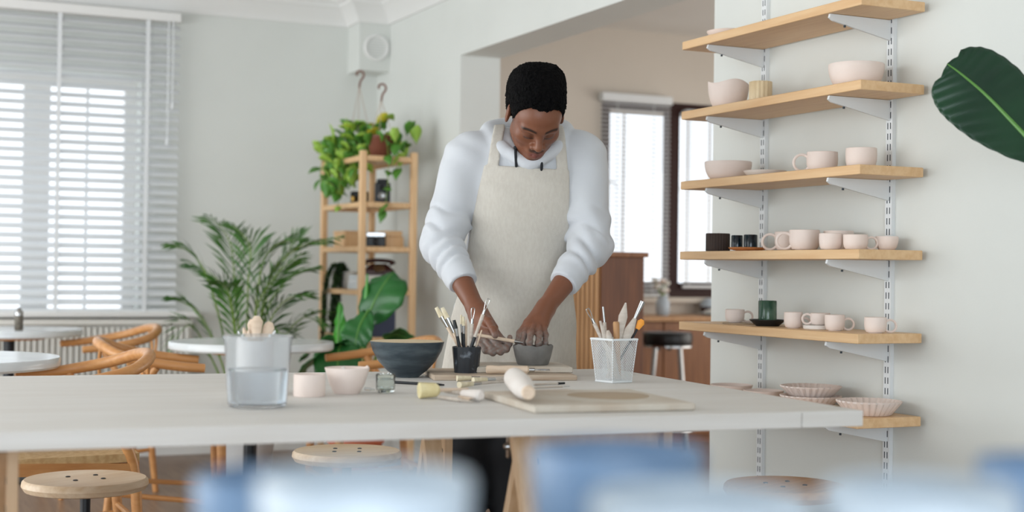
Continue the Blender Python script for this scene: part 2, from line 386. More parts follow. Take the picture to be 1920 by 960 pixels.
def saw(nr, amp, tw): return lambda r, z, a, i: (r*(1+amp*(((nr*a/(2*PI)+tw*z) % 1)-.5)), z)
vessel('plate', 'blush plate on the topmost wall shelf', 'plate', (2.70, 4.06, ZS[0]), plate_p(.075, .026), m_blush, group=G)
vessel('bowl', 'blush bowl with a wavy rim beside the cream fluted mug', 'bowl', (2.69, 4.044, ZS[1]), bowl_p(.069, .088, .55), m_blush, mod=lambda r, z, a, i: (r, z+(.006*math.sin(3*a+.6) if z > .06 else 0)), group=G)
vessel('mug', 'cream glazed fluted mug on the second highest shelf', 'mug', (2.70, 3.871, ZS[1]), tum_p(.037, .074), m_cream, (.35, .037, .05), mod=flute(16, .03), n=96, group=G)
vessel('bowl', 'wide blush bowl alone at the end of the second highest shelf', 'bowl', (2.71, 3.396, ZS[1]), bowl_p(.082, .070, .5, e=2.4), m_blush, group=G)
vessel('bowl', 'blush bowl beside the flat plate on a wall shelf', 'bowl', (2.70, 4.055, ZS[2]), bowl_p(.080, .062, .5, e=2.3), m_blush, group=G)
vessel('plate', 'flat blush plate beside the blush bowl on a wall shelf', 'plate', (2.71, 3.856, ZS[2]), plate_p(.070, .022), m_blushw, group=G)
vessel('mug', 'large blush mug with round handle beside a handleless cup', 'mug', (2.72, 3.568, ZS[2]), cup_p(.048, .063), m_blush, (-1, .048, .06), group=G)
vessel('cup', 'handleless blush cup beside the large round-handled mug', 'cup', (2.73, 3.394, ZS[2]), cup_p(.046, .063), m_blush, group=G)
vessel('ribbed_pot', 'dark brown vertically ribbed clay pot', 'pot', (2.66, 4.052, ZS[3]), tum_p(.040, .061), m_brownp, mod=flute(26, .022), n=130, group=G)
vessel('tray', 'orange terracotta round tray under two dark tumblers', 'tray', (2.68, 3.905, ZS[3]), plate_p(.064, .012), m_terra, group=G)
vessel('tumbler', 'dark teal tumbler next to the ribbed pot', 'tumbler', (2.665, 3.945, ZS[3]+.0063), tum_p(.019, .047), m_teal, group=G)
vessel('tumbler', 'dark teal tumbler farther from the ribbed pot', 'tumbler', (2.675, 3.882, ZS[3]+.0063), tum_p(.0225, .048), m_teal, group=G)
vessel('mug', 'blush mug with large handle beside the terracotta tray', 'mug', (2.715, 3.742, ZS[3]), cup_p(.037, .061), m_blush, (-1, .037, .058), group=G)
vessel('mug', 'biggest blush mug on the shelf of dark tumblers', 'mug', (2.68, 3.600, ZS[3]), cup_p(.047, .063), m_blush, (-1, .047, .058), group=G)
vessel('cup', 'small handleless cup in front of a wider bowl', 'cup', (2.655, 3.437, ZS[3]), cup_p(.035, .049), m_blush, group=G)
vessel('bowl', 'blush bowl half hidden behind a small handleless cup', 'bowl', (2.77, 3.548, ZS[3]), bowl_p(.046, .060, .55), m_blush, group=G)
vessel('mug', 'low blush mug with ring handle near the shelf end', 'mug', (2.69, 3.366, ZS[3]), cup_p(.036, .045), m_blush, (1, .036, .042), group=G)
vessel('bowl', 'small blush bowl behind the low ring-handled mug', 'bowl', (2.78, 3.335, ZS[3]), bowl_p(.034, .040, .5), m_blush, group=G)
vessel('slab', 'thin brown clay slab under a blush cup', 'slab', (2.69, 3.95, ZS[4]), [(.062, 0), (.064, .002), (.063, .004), (.001, .004)], m_stain)
vessel('cup', 'blush cup with thin ring handle on a brown slab', 'cup', (2.68, 3.975, ZS[4]+.0042), cup_p(.032, .043), m_blush, (1, .032, .040), group=G)
vessel('saucer', 'black flared saucer under the green tumbler', 'saucer', (2.68, 3.790, ZS[4]), [(.036, 0), (.038, .002), (.058, .019), (.057, .021), (.036, .008), (.001, .007)], m_darkpl)
vessel('tumbler', 'mottled green glazed tumbler on a black saucer', 'tumbler', (2.68, 3.790, ZS[4]+.0075), tum_p(.0295, .074), m_green)
vessel('cup', 'blush cup right beside the black saucer', 'cup', (2.665, 3.632, ZS[4]), cup_p(.029, .049), m_blush, (1, .029, .034), group=G)
vessel('plate', 'white flat disc plate under a blush cup', 'plate', (2.70, 3.545, ZS[4]), [(.048, 0), (.05, .002), (.05, .010), (.048, .012), (.001, .012)], m_blushw, group=G)
vessel('cup', 'blush cup standing on a white flat plate', 'cup', (2.715, 3.563, ZS[4]+.0122), cup_p(.031, .036), m_blush, (-1, .031, .036), group=G)
vessel('cup', 'blush ring-handled cup beside the white flat plate', 'cup', (2.675, 3.440, ZS[4]), cup_p(.030, .047), m_blush, (1, .030, .040), group=G)
vessel('cup', 'blush ring-handled cup standing apart at the shelf end', 'cup', (2.70, 3.285, ZS[4]), cup_p(.032, .045), m_blush, (1, .032, .042), group=G)
vessel('plate', 'shallow blush plate farthest along the lowest shelf', 'plate', (2.70, 4.02, ZS[5]), plate_p(.072, .034), m_blush, group=G)
vessel('plate', 'shallow blush plate next to the stacked fluted dishes', 'plate', (2.70, 3.835, ZS[5]), plate_p(.066, .030), m_blush, group=G)
fd = [(.060, 0), (.064, .002), (.092, .030), (.093, .034), (.089, .034), (.06, .008), (.001, .007)]
vessel('fluted_dish', 'lower one of two stacked fluted blush dishes', 'dish', (2.71, 3.60, ZS[5]), fd, m_blush, mod=saw(28, .07, 25), n=168, group=G)
vessel('fluted_dish', 'upper one of two stacked fluted blush dishes', 'dish', (2.71, 3.60, ZS[5]+.030), fd, m_blush, mod=saw(28, .07, 25), n=168, group=G)
vessel('fluted_dish', 'single fluted blush dish at the end of the lowest shelf', 'dish', (2.712, 3.325, ZS[5]), [(r*1.0, z*1.25) for r, z in fd], m_blush, mod=saw(28, .07, 25), n=168, group=G)

# ------------------------------------------------------------------ work table on trestles
wt = empty('work_table', 'long whitewashed wooden worktop on trestles with tools on it', 'table', (2.061, 2.546, .715), math.radians(-4.8))
MB().cbox((-3.4, .0225, 0), (0, 1.36, .035), .0015).build('tabletop', m_table, wt, smooth=30)
MB().cbox((-3.4, 0, 0), (-.158, .022, .035), .0012).build('edge_strip', m_table, wt, smooth=30)
MB().cbox((-.1565, 0, 0), (0, .022, .035), .0012).build('edge_strip', m_table, wt, smooth=30)
def trestle(label, loc, L=.62, sp=.40):
    t = empty('trestle', label, 'trestle', loc, math.radians(-4.8), group='pine trestles under the work table')
    for x in (0, L):
        for s in (-1, 1):
            MB().bar((x+.014*s, s*.012, .69), (x+.014*s, s*sp, .0), .026, .045, (1, 0, 0)).build('leg', m_pine, t, smooth=30)
        p = MB().cbox((x+.030, -.022, .47), (x+.052, .022, .713), .001).build('height_post', m_pine, t, smooth=30)
        for z in (.52, .575, .63): MB().lathe([(.007, -.0005), (.007, .0012)], 12, m=Matrix.Translation((x+.03, 0, z)) @ Matrix.Rotation(-PI/2, 4, 'Y')).build('peg_hole_shade', m_slot, p)  # dark discs paint the shade in the holes, post is not drilled
        w = MB().lathe([(.008, 0), (.008, .012), (.004, .018)], 12, m=Matrix.Translation((x-.027, .01, .665)) @ Matrix.Rotation(-PI/2, 4, 'Y')).build('wing_nut', m_chrome, t)
        MB().bar((x-.036, .01, .64), (x-.036, .01, .69), .003, .012, (0, 1, 0)).build('wing', m_chrome, w)
    MB().cbox((.0, -.034, .645), (L, -.014, .70), .001).build('rail', m_pine, t, smooth=30)
    MB().cbox((.0, .024, .645), (L, .044, .70), .001).build('rail', m_pine, t, smooth=30)
    MB().cbox((.04, -.2, .22), (L-.04, .2, .236), .001).build('lower_shelf', m_pine, t, smooth=30)
    return t
trestle('pine trestle under the near edge of the worktop, by the end beside the shelves', (1.36, 2.83, 0), L=.30, sp=.32)
trestle('pine trestle under the worktop end, next to the standing man', (1.40, 3.48, 0), sp=.3)
trestle('pine trestle under the worktop on the side of the plastic tub', (-.36, 2.98, 0))

# ------------------------------------------------------------------ things on the work table
TZ = .7502
def rotuv(): return -YAW
# clear plastic tub with water
tb = empty('plastic_tub', 'clear plastic tub half filled with water on the worktop', 'tub', (.811, 3.03, TZ))
MB().lathe([(.055, 0), (.062, .003), (.0635, .008), (.0725, .146), (.076, .147), (.0765, .153), (.0745, .154), (.0715, .150), (.0625, .010), (.058, .006), (.001, .0055)], 48).build('wall', m_plast, tb)
MB().lathe([(.001, .0062), (.0612, .0105), (.0655, .079), (.0640, .0785), (.001, .0785)], 48).build('water', m_water, tb)
# pale cup full of wooden modelling sticks, behind the tub
sc = vessel('tool_cup', 'pale cup of wooden modelling sticks behind the plastic tub', 'cup', (.884, 3.33, TZ), tum_p(.045, .105), m_blushw)
def stick(name, label, cat, base, P0, P1, parts, group=None, rz=None):
    # a slender tool: parts = (part name, from, to, radius from, radius to, flatness, material) along P0->P1
    e = empty(name, label, cat, base, -YAW if rz is None else rz, group)
    P0, P1 = Vector(P0), Vector(P1)
    for nm, a, c, ra, rb, fl, m in parts:
        k = max(2, int((c-a)*8)+2)
        MB().tube([P0.lerp(P1, lerp(a, c, i/(k-1))) for i in range(k)], [lerp(ra, rb, i/(k-1)) for i in range(k)], 10, flat=fl).build(nm, m, e)
    return e
g = 'modelling sticks in the pale cup'
for (u, w, r, lb) in ((-.040, .150, .0035, 'thin white rod in the pale stick cup'), (-.026, .158, .0055, 'thin wooden stick in the pale stick cup'), (-.008, .178, .013, 'flat round-ended wooden paddle in the pale stick cup'),
                      (.006, .186, .015, 'tallest round-ended wooden paddle in the pale stick cup'), (.036, .172, .014, 'leaning round-ended wooden paddle in the pale stick cup'), (.048, .152, .004, 'pale leaning rod in the pale stick cup'), (-.014, .152, .006, 'short pointed wooden stick in the pale stick cup')):
    m = m_white if r < .0045 else m_tool
    vz = R_.uniform(-.012, .012)
    stick('modelling_stick', lb, 'tool', (.884, 3.33, TZ), (u*-.35, vz*.5, .010), (u, vz, w), [('shaft', 0, .72, r*.6, r*.75, .5 if r > .01 else 1, m), ('blade', .72, .93, r*.75, r, .4 if r > .01 else 1, m), ('tip', .93, 1, r, r*.45, .4 if r > .01 else 1, m)], g)
vessel('straight_cup', 'straight-sided blush cup beside the plastic tub', 'cup', (.992, 3.24, TZ), tum_p(.0375, .052), m_blush)
vessel('flared_bowl', 'flared blush bowl holding small tools on the worktop', 'bowl', (1.098, 3.28, TZ), [(.030, 0), (.032, .003), (.042, .022), (.054, .061), (.0535, .063), (.050, .061), (.038, .02), (.028, .007), (.001, .006)], m_blush)
stick('clay_pestle', 'pinkish pestle leaning over the flared bowl rim', 'tool', (1.098, 3.28, TZ), (.0, .0, .018), (.052, -.008, .066), [('shaft', 0, .85, .005, .006, 1, m_blush), ('end', .85, 1, .006, .0045, 1, m_blush)])
stick('clay_ball_tool', 'ball-ended clay tool showing above the flared bowl', 'tool', (1.098, 3.28, TZ), (.01, .01, .016), (-.012, .012, .064), [('shaft', 0, .9, .003, .003, 1, m_blushw), ('ball', .88, 1, .005, .004, 1, m_blushw)])
jr = empty('glass_jar', 'small clear glass jar beside the flared bowl', 'jar', (1.195, 3.275, TZ))
MB().lathe([(.016, 0), (.021, .003), (.0235, .012), (.0235, .036), (.024, .044), (.0225, .046), (.021, .044), (.0208, .013), (.017, .007), (.001, .006)], 28).build('wall', m_glass, jr)
MB().lathe([(.001, .0066), (.0203, .013), (.0203, .032), (.001, .032)], 28).build('contents', m_water, jr)
stick('plastic_scoop', 'small clear plastic scoop lying by the glass jar', 'scoop', (1.165, 3.30, TZ), (-.014, .0, .008), (.012, .0, .006), [('cup', 0, .6, .007, .006, .7, m_plast), ('handle', .6, 1, .003, .002, 1, m_plast)])
nb = MB().lathe([(.034, 0), (.037, .004), (.056, .018), (.080, .044), (.097, .074), (.1045, .099), (.103, .1005)], 56, mod=lambda r, z, a, i: (r*(1+.006*math.sin(5*a)), z)).build('navy_bowl', m_navy, None, (1.43, 3.745, TZ), label='large dark navy glazed bowl with a cream interior', cat='bowl')
MB().lathe([(.103, .1006), (.100, .098), (.093, .074), (.076, .046), (.052, .022), (.03, .010), (.001, .009)], 56, mod=lambda r, z, a, i: (r*(1+.006*math.sin(5*a)), z)).build('glazed_interior', m_raw, nb)
# dark fluted cup with brushes
vessel('brush_cup', 'dark speckled fluted cup full of brushes', 'cup', (1.58, 3.672, TZ), tum_p(.040, .088, .82), m_dcup, mod=flute(14, .02), n=84)
CB = (1.58, 3.672, TZ)
def brush(label, P0, P1, ferr=.70, bris=.84, r=.0035, bm=m_bristle, hm=m_tool, fl=1.0, fat=1.3):
    stick('brush', label, 'brush', CB, P0, P1, [('handle', 0, ferr, r*.7, r, 1, hm), ('ferrule', ferr, bris, r, r*fat, fl, m_chrome), ('bristles', bris, 1, r*fat*1.05, r*fat*.7, fl, bm)], 'brushes and tools in the dark fluted cup')
def loop_tool(label, base, P0, P1, r=.0045, hm=m_toolg, lw=.008, ll=.03, group=None, tail=None):
    e = empty('loop_tool', label, 'tool', base, -YAW, group); P0, P1 = Vector(P0), Vector(P1); d = (P1-P0).normalized()
    q = P1-d*ll
    parts = [('handle', P0, q-d*.014, r*.7, r, hm), ('ferrule', q-d*.014, q, r*.8, r*.75, m_chrome)]
    if tail: parts.append(('dark_tip', P0, P0.lerp(q, tail), r*.75, r*.85, m_black))
    for nm, a, c, ra, rb, m in parts:
        MB().tube([a.lerp(c, i/5) for i in range(6)], [lerp(ra, rb, i/5)+(.0006 if nm == 'dark_tip' else 0) for i in range(6)], 10).build(nm, m, e)
    s = d.cross(Vector((0, 1, 0))).normalized()
    lp = [q-s*lw*.4, q+d*ll*.55-s*lw, q+d*ll*.95-s*lw*.9, q+d*ll-s*lw*.3, q+d*ll+s*lw*.3, q+d*ll*.95+s*lw*.9, q+d*ll*.55+s*lw, q+s*lw*.4]
    MB().tube(spline(lp, 3), .0013, 6).build('loop', m_chrome, e)
brush('wide flat bristle brush leaning farthest out of the dark cup', (.022, .006, .012), (-.088, .010, .196), r=.005, fl=.5, fat=1.5, bris=.86)
brush('flat hog brush with long silver ferrule in the dark cup', (.020, -.006, .012), (-.070, -.006, .196), r=.005, ferr=.62, fl=.5, fat=1.5)
stick('thin_black_rod', 'thin black rod leaning behind the brushes', 'tool', CB, (.016, .018, .012), (-.060, .018, .158), [('shaft', 0, .8, .002, .002, 1, m_black), ('tip', .8, 1, .002, .0012, 1, m_black)])
brush('black-handled stubby brush in the dark cup', (-.004, -.016, .012), (-.036, -.018, .162), hm=m_black, bm=m_camb, r=.005)
brush('slim black-handled brush with pale ferrule in the dark cup', (-.008, .008, .012), (-.017, .004, .176), hm=m_black, bm=m_bristle, r=.0032)
brush('slim black-handled brush next to a bamboo stick', (-.004, -.010, .012), (-.010, -.014, .172), hm=m_black, bm=m_bristle, r=.0036)
stick('bamboo_stick', 'thin bamboo stick in the dark cup', 'tool', CB, (.0, .012, .012), (-.003, -.004, .164), [('shaft', 0, .9, .003, .0035, 1, m_tool), ('tip', .9, 1, .0035, .001, 1, m_tool)])
loop_tool('pale handled loop tool standing upright in the dark cup', CB, (.006, -.004, .012), (.017, -.012, .196), .0055, lw=.0045, ll=.03)
loop_tool('long loop tool with black end leaning out of the dark cup', CB, (.004, -.022, .06), (.060, -.016, .222), .0055, lw=.0045, ll=.032, tail=.42)
stick('pale_splinter', 'short pale stick leaning over the dark cup rim', 'tool', CB, (.004, -.004, .02), (.042, -.020, .135), [('shaft', 0, .85, .003, .003, 1, m_tool), ('tip', .85, 1, .003, .002, 1, m_tool)])
# ware boards and clay bowl
MB().cbox((0, 0, 0), (.40, .28, .0145), .002).build('ware_board', m_boardw, None, (1.452, 3.598, TZ), math.radians(-15), smooth=30, label='brown-edged lower ware board beneath a paler board', cat='board')
MB().cbox((0, 0, 0), (.30, .22, .017), .003).build('ware_board', m_plaster, None, (1.575, 3.650, TZ+.0148), math.radians(-16), smooth=30, label='pale upper board under the grey clay bowl', cat='board')
CZ = TZ+.0322
vessel('clay_bowl', 'wet grey clay bowl being shaped by the man', 'bowl', (1.797, 3.692, CZ), [(.043, 0), (.046, .003), (.053, .028), (.0585, .055), (.058, .057), (.050, .055), (.045, .028), (.036, .012), (.001, .011)], m_clay, mod=lambda r, z, a, i: (r*(1+.012*math.sin(3*a+1)+.008*math.sin(7*a)), z+(.002*math.sin(4*a)+.0015*math.sin(9*a+2) if z > .05 else 0)), n=64)
tt = empty('trimming_tool', 'wooden handled wire trimming tool lying by the clay bowl', 'tool', (1.604, 3.592, TZ+.0155), math.radians(-20))
my = Matrix.Translation((0, 0, .0125)) @ Matrix.Rotation(PI/2, 4, 'Y')
MB().lathe([(.004, 0), (.011, .002), (.0122, .012), (.0105, .035), (.012, .065), (.0105, .095), (.0112, .115), (.006, .120)], 20, m=my).build('handle', m_tool, tt)
MB().lathe([(.005, .119), (.005, .135), (.003, .137)], 14, m=my).build('ferrule', m_chrome, tt)
MB().tube(spline([(.136, .003, .0125), (.150, .013, .013), (.170, .014, .013), (.178, 0, .013), (.170, -.014, .013), (.150, -.013, .013), (.136, -.003, .0125)], 3), .0014, 6).build('wire_loop', m_chrome, tt)
# plaster board with stain and turned rolling piece
pb = MB().cbox((0, 0, 0), (.375, .37, .017), .003).build('plaster_board', m_plaster, None, (1.318, 2.70, TZ), math.radians(-7), smooth=30, label='large clay-stained plaster board near the worktop edge', cat='board')
MB().lathe([(.095, 0), (.093, .0008), (.001, .001)], 36, (.255, .205, .0171), mod=lambda r, z, a, i: (r*(1+.05*math.sin(3*a)), z)).build('clay_stain', m_stain, pb)
P0, P1 = Vector((1.462, 3.112, .7955)), Vector((1.311, 2.712, .7935)); d = (P1-P0); mm = Matrix.Translation(P0) @ d.to_track_quat('Z', 'Y').to_matrix().to_4x4()
L_ = d.length
rp = empty('turned_pin', 'whitish turned wooden pin lying across the plaster board corner', 'rolling pin', P0)
MB().lathe([(r, z*L_) for r, z in ((.010, 0), (.020, .015), (.0255, .10), (.0265, .3), (.0245, .36), (.0265, .42), (.0255, .66), (.022, .70), (.0225, .76), (.017, .93), (.0155, .985))], 24, m=Matrix.Translation(-P0) @ mm).build('body', m_blushw, rp)
MB().lathe([(.0155, .986*L_), (.012, L_), (.001, L_)], 24, m=Matrix.Translation(-P0) @ mm).build('bare_end', m_tool, rp)
# loose tools lying on the table
def lying(name, label, cat, p, q, z, parts, group=None):
    p, q = Vector((p[0], p[1], TZ)), Vector((q[0], q[1], TZ))
    return stick(name, label, cat, p, (0, 0, z), tuple(q-p+Vector((0, 0, z))), parts, group, rz=0)
fb = lambda hm: [('handle', .42, 1, .0045, .003, 1, hm), ('ferrule', .26, .42, .0055, .0045, 1, m_chrome), ('bristles', 0, .26, .0085, .006, 1, m_bristle)]
lying('flat_brush', 'lying bristle brush closest to the dark fluted cup', 'brush', (1.50, 3.55), (1.655, 3.535), .0088, fb(m_toolg))
lying('flat_brush', 'lying bristle brush with its tip towards the sponge tool', 'brush', (1.42, 3.345), (1.60, 3.43), .0088, fb(m_toolg))
lying('flat_brush', 'lying bristle brush between two other lying brushes', 'brush', (1.515, 3.475), (1.68, 3.50), .0088, fb(m_toolg))
lying('pencil', 'navy pencil lying in front of the navy bowl', 'pencil', (1.30, 3.545), (1.405, 3.41), .004, [('shaft', 0, .88, .0038, .0038, 1, m_black), ('tip', .88, 1, .0038, .002, 1, m_cord)])
lying('needle_tool', 'thin needle tool with a black tip lying on the worktop', 'tool', (1.60, 3.36), (1.745, 3.39), .003, [('shaft', 0, .85, .003, .0022, 1, m_toolg), ('tip', .85, 1, .0032, .0028, 1, m_black)])
lying('needle_tool', 'thin metal-tipped needle tool lying on the worktop', 'tool', (1.57, 3.28), (1.71, 3.293), .003, [('shaft', 0, .85, .003, .0022, 1, m_toolg), ('tip', .85, 1, .0012, .0008, 1, m_chrome)])
lying('clay_knife', 'long flat clay knife lying behind the plaster board', 'tool', (1.53, 3.20), (1.765, 3.15), .003, [('handle', 0, .5, .003, .004, 1, m_toolg), ('blade', .5, 1, .006, .003, .35, m_toolg)])
lying('sponge_stick', 'yellow sponge on a stick lying on the worktop', 'sponge tool', (1.215, 3.10), (1.335, 3.09), .0195, [('sponge', 0, .34, .019, .0165, 1, m_sponge), ('sponge_end', .34, .4, .0165, .010, 1, m_sponge), ('stick', .4, 1, .0045, .004, 1, m_tool)])
lying('wood_tool', 'wooden modelling knife lying beside the sponge stick', 'tool', (1.255, 3.075), (1.285, 2.945), .005, [('handle', 0, .6, .004, .0055, 1, m_toolg), ('blade', .6, 1, .0055, .002, .5, m_toolg)])
lying('wood_tool', 'wooden scraper lying under the round-ended handle', 'tool', (1.30, 3.06), (1.30, 2.945), .005, [('handle', 0, .6, .004, .005, 1, m_tool), ('blade', .6, 1, .005, .002, .5, m_chrome)])
lying('ball_ended_tool', 'pale round-ended handle lying by the turned pin', 'tool', (1.288, 3.12), (1.325, 2.99), .014, [('shaft', 0, .55, .004, .0055, 1, m_toolg), ('knob', .5, .95, .009, .0135, 1, m_blushw), ('knob_end', .95, 1, .0135, .009, 1, m_blushw)])
# wire mesh pen cup with tools
MCP = (1.914, 3.424, TZ)
mc = empty('mesh_cup', 'white wire mesh square cup full of clay tools', 'cup', MCP, math.radians(12.3))
hb, ht, hh = .0345, .045, .118
def sidept(k, s, w):
    h = lerp(hb, ht, w); x, y = (s*2-1)*h, -h
    a = k*PI/2; return Vector((x*math.cos(a)-y*math.sin(a), x*math.sin(a)+y*math.cos(a), .004+w*(hh-.004)))
b = MB(); nw, asp = 12, 1.35
for k in range(4):
    for dr in (1, -1):
        for i in range(-nw*2, nw*2):
            s0, w0, s1, w1 = i/nw, 0, i/nw+dr*asp, 1.0
            f0, f1 = 0, 1
            for lim in (0, 1):
                t = (lim-s0)/(s1-s0)
                if (s1 > s0) == (lim == 0): f0 = max(f0, t)
                else: f1 = min(f1, t)
            if f1-f0 < .02: continue
            p, q = sidept(k, lerp(s0, s1, f0), f0), sidept(k, lerp(s0, s1, f1), f1)
            b.bar(p, q, .0009, .0008)
b.build('wire_mesh', m_white, mc, smooth=0, kind='stuff')
MB().tube([sidept(k, 0, 1) for k in range(4)], .003, 8, closed=True).build('rim', m_white, mc, smooth=0)
for k in range(4): MB().tube([sidept(k, 0, 0), sidept(k, 0, 1)], .0013, 6).build('corner_wire', m_white, mc)
MB().cbox((-hb-.002, -hb-.002, 0), (hb+.002, hb+.002, .006), .001).build('base', m_white, mc)
g = 'tools in the white mesh cup'
def mt(name, label, u0, v0, u1, v1, w1, parts): stick(name, label, 'tool', MCP, (u0, v0, .010), (u1, v1, w1), parts, g)
loop_tool('slender clayed loop tool leaning out of the mesh cup', MCP, (.018, -.006, .010), (-.075, -.006, .200), .0055, lw=.0045, ll=.03, group=g)
mt('rod_tool', 'steel rod tool standing upright in the mesh cup', -.010, .010, -.031, .012, .206, [('handle', 0, .78, .004, .005, 1, m_toolg), ('rod', .78, 1, .003, .0028, 1, m_chrome)])
mt('clay_knife', 'notched wooden clay knife in the mesh cup', .006, -.014, -.040, -.014, .168, [('handle', 0, .7, .004, .006, 1, m_toolg), ('blade', .7, 1, .007, .003, .5, m_toolg)])
mt('round_stick', 'short rounded wooden stick in the mesh cup', .01, -.012, -.019, -.016, .142, [('shaft', 0, .9, .007, .009, 1, m_toolg), ('tip', .9, 1, .009, .004, 1, m_toolg)])
mt('dowel', 'thick warm wooden dowel in the mesh cup', .012, .0, .004, -.006, .166, [('shaft', 0, .97, .009, .009, 1, m_slatw), ('tip', .97, 1, .009, .007, 1, m_slatw)])
mt('wide_knife', 'broad pointed wooden knife in the mesh cup', -.008, -.008, .031, .004, .218, [('handle', 0, .55, .005, .007, 1, m_toolg), ('blade', .55, .82, .008, .013, .35, m_toolg), ('point', .82, 1, .013, .002, .35, m_toolg)])
mt('ribbon_tool', 'big paddle-shaped tool with steel ribbon end in the mesh cup', -.018, .006, .078, .002, .222, [('handle', 0, .4, .005, .007, 1, m_toolg), ('paddle', .4, .62, .008, .014, .6, m_toolg), ('neck', .62, .78, .014, .005, .6, m_toolg), ('ribbon', .78, 1, .004, .007, .5, m_chrome)])
mt('orange_spatula', 'small spatula with an orange head in the mesh cup', -.010, .012, .078, .006, .172, [('handle', 0, .84, .0035, .003, 1, m_black), ('head', .84, .95, .006, .011, .4, m_orange), ('head_tip', .95, 1, .011, .005, .4, m_orange)])

# ------------------------------------------------------------------ stools by the work table
m_stoolo = wood('stool_warm_oak', (204, 158, 112), (180, 130, 86), 0, 4, .4)
def stool(label, loc, h, sm=m_stoolw):
    e = empty('round_stool', label, 'stool', loc, R_.uniform(0, 1), group='round wooden stools by the work table')
    MB().lathe([(.150, h-.036), (.165, h-.032), (.174, h-.018), (.172, h-.006), (.166, h), (.001, h)], 48).build('seat', sm, e)
    for k in range(4):
        a = k*PI/2+.4; MB().lathe([(.007, 0), (.007, .002), (.004, .003)], 12, (.055*math.cos(a), .055*math.sin(a), h)).build('bolt', m_black, e)
    MB().lathe([(.035, h-.045), (.04, h-.0362), (.001, h-.0362)], 24).build('flange', m_black, e)
    MB().lathe([(.0145, .03), (.0145, h-.045)], 20).build('post', m_black, e)
    MB().lathe([(.17, 0), (.172, .008), (.15, .014), (.03, .032), (.001, .032)], 40).build('base', m_black, e)
stool('round pale wood stool on a black post near the oak chair and tub', (.622, 4.16, 0), .45)
stool('round pale wood stool beyond the worktop, beside the standing man', (1.45, 4.32, 0), .475)
stool('round wood stool in front of the wall shelving', (2.418, 3.325, 0), .458, m_stoolo)

